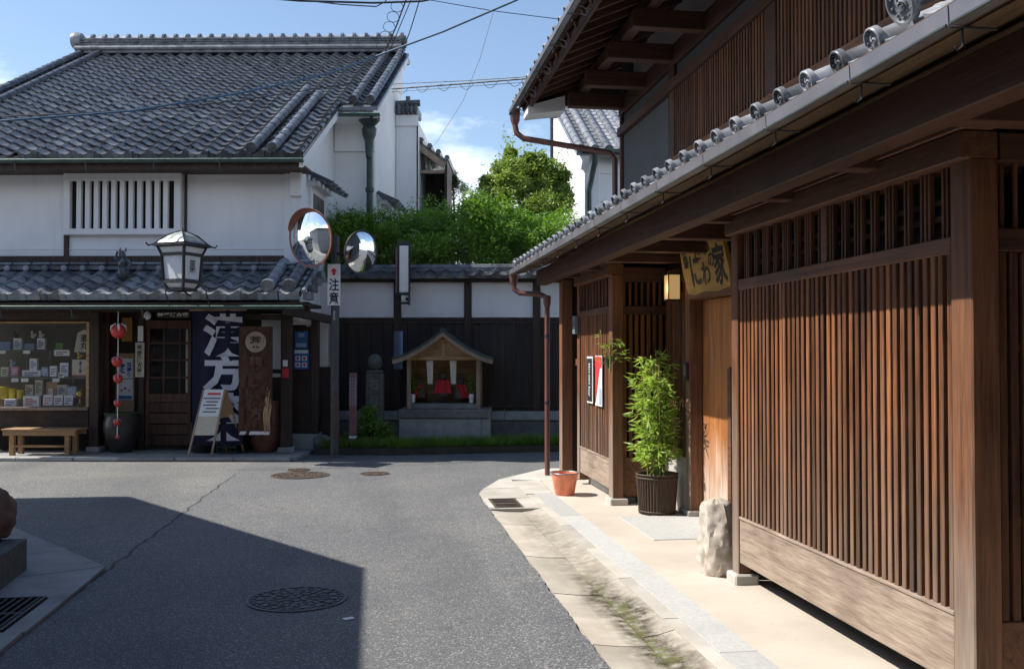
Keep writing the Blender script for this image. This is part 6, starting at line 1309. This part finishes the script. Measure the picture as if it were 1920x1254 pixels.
# ================================================================== OVERHEAD CABLES
def cables():
    frame(FI)
    def wpt(px, py, d): r = ray(px, py); return Vector((0, 0, CAMH))+r*d
    def cable(pts, r_, mat, lab, sag=0, n=14, extra=None, nm='overhead_cable'):
        P = [wpt(*p) for p in pts]; out = []
        for a, b in zip(P[:-1], P[1:]):
            for i in range(n): t = i/n; out.append(a.lerp(b, t)+Vector((0, 0, -sag*4*t*(1-t))))
        out.append(P[-1]); mb = MB().tube(out, r_, 6)
        if extra: extra(mb, out)
        mk(nm, mb, mat, smooth=True, label=lab, cat='cable')
    cable([(-120, 226, 12.6), (0, 227, 12.6), (250, 208, 13.2), (450, 175, 14.2), (620, 137, 15.4), (705, 106, 16), (830, 60, 14.5), (965, 2, 13), (1150, -85, 12)], .016, M['bluecable'], 'thick blue cable crossing before the tiled roof to the ridge end', n=5)
    cable([(-100, 222, 12.7), (120, 214, 13.0), (330, 203, 13.6), (470, 186, 14.5), (690, 152, 16.6)], .008, M['cable'], 'thin black cable crossing the tiled roof below the blue one', n=5)
    cable([(400, -12, 16), (560, 2, 16.4), (700, 6, 16.8), (790, 3, 17), (900, -20, 17)], .018, M['cable'], 'black cable along the upper edge of the sky', n=5)
    cable([(560, 0, 16.2), (640, 9, 16.4), (705, 13, 16.6), (722, 4, 16.7), (730, -10, 16.7)], .010, M['cable'], 'slack black cable loop hanging under the upper cable', n=5)
    def loops(mb, out):
        for k in range(5):
            c = out[0].lerp(out[-1], .2+.17*k); mb.tube([c+Vector((-.11+.11*math.cos(a), 0, .10*math.sin(a))) for a in np.linspace(0, 5.6, 16)], .006, 5)
    cable([(765, -10, 17.2), (745, 45, 18), (722, 98, 19.2)], .014, M['cable'], 'bundle of black cables with loose coils dropping to the ridge end', extra=loops, n=6)
    cable([(775, -10, 17.2), (752, 45, 18), (729, 100, 19.2)], .009, M['cable'], 'black cable beside the coiled bundle dropping to the ridge', n=6)
    cable([(790, -10, 17.5), (770, 55, 18.2), (748, 116, 19.2)], .010, M['cable'], 'single straight black cable dropping to the gable end', n=6)
    def swag(mb, out):
        for k in range(9):
            a = out[0].lerp(out[-1], k/9+.02); b = out[0].lerp(out[-1], k/9+.09); mb.tube([a.lerp(b, t)+Vector((0, 0, -.10*math.sin(math.pi*t))) for t in np.linspace(0, 1, 7)], .005, 4)
    cable([(735, 167, 17.5), (860, 158, 16.5), (1010, 146, 15.2), (1150, 138, 14)], .014, M['cable'], 'black cable with hanging swags between the two houses', extra=swag, n=8)
    cable([(735, 158, 17.6), (870, 152, 16.5), (1010, 143, 15.2), (1150, 136, 14)], .007, M['cable'], 'thin line just above the swagged cable', n=8)
    cable([(735, 173, 17.6), (870, 163, 16.5), (1010, 153, 15.2), (1150, 146, 14)], .005, M['cable'], 'thin line just below the swagged cable', n=8)
    cable([(780, -4, 22), (860, 10, 22), (925, 21, 22), (1060, 38, 22), (1200, 55, 22)], .009, M['cable'], 'thin distant wire sloping down to the upper eave', n=6)
    cable([(926, 20, 23), (900, 110, 25), (868, 190, 27), (820, 265, 30), (790, 300, 32)], .008, plain('pale wire', (.3, .34, .4), .6, .1), 'faint thin wire falling towards the trees', n=6)
ground(); right_house(); old_shop(); lane_side(); beyond(); right_things(); cables()
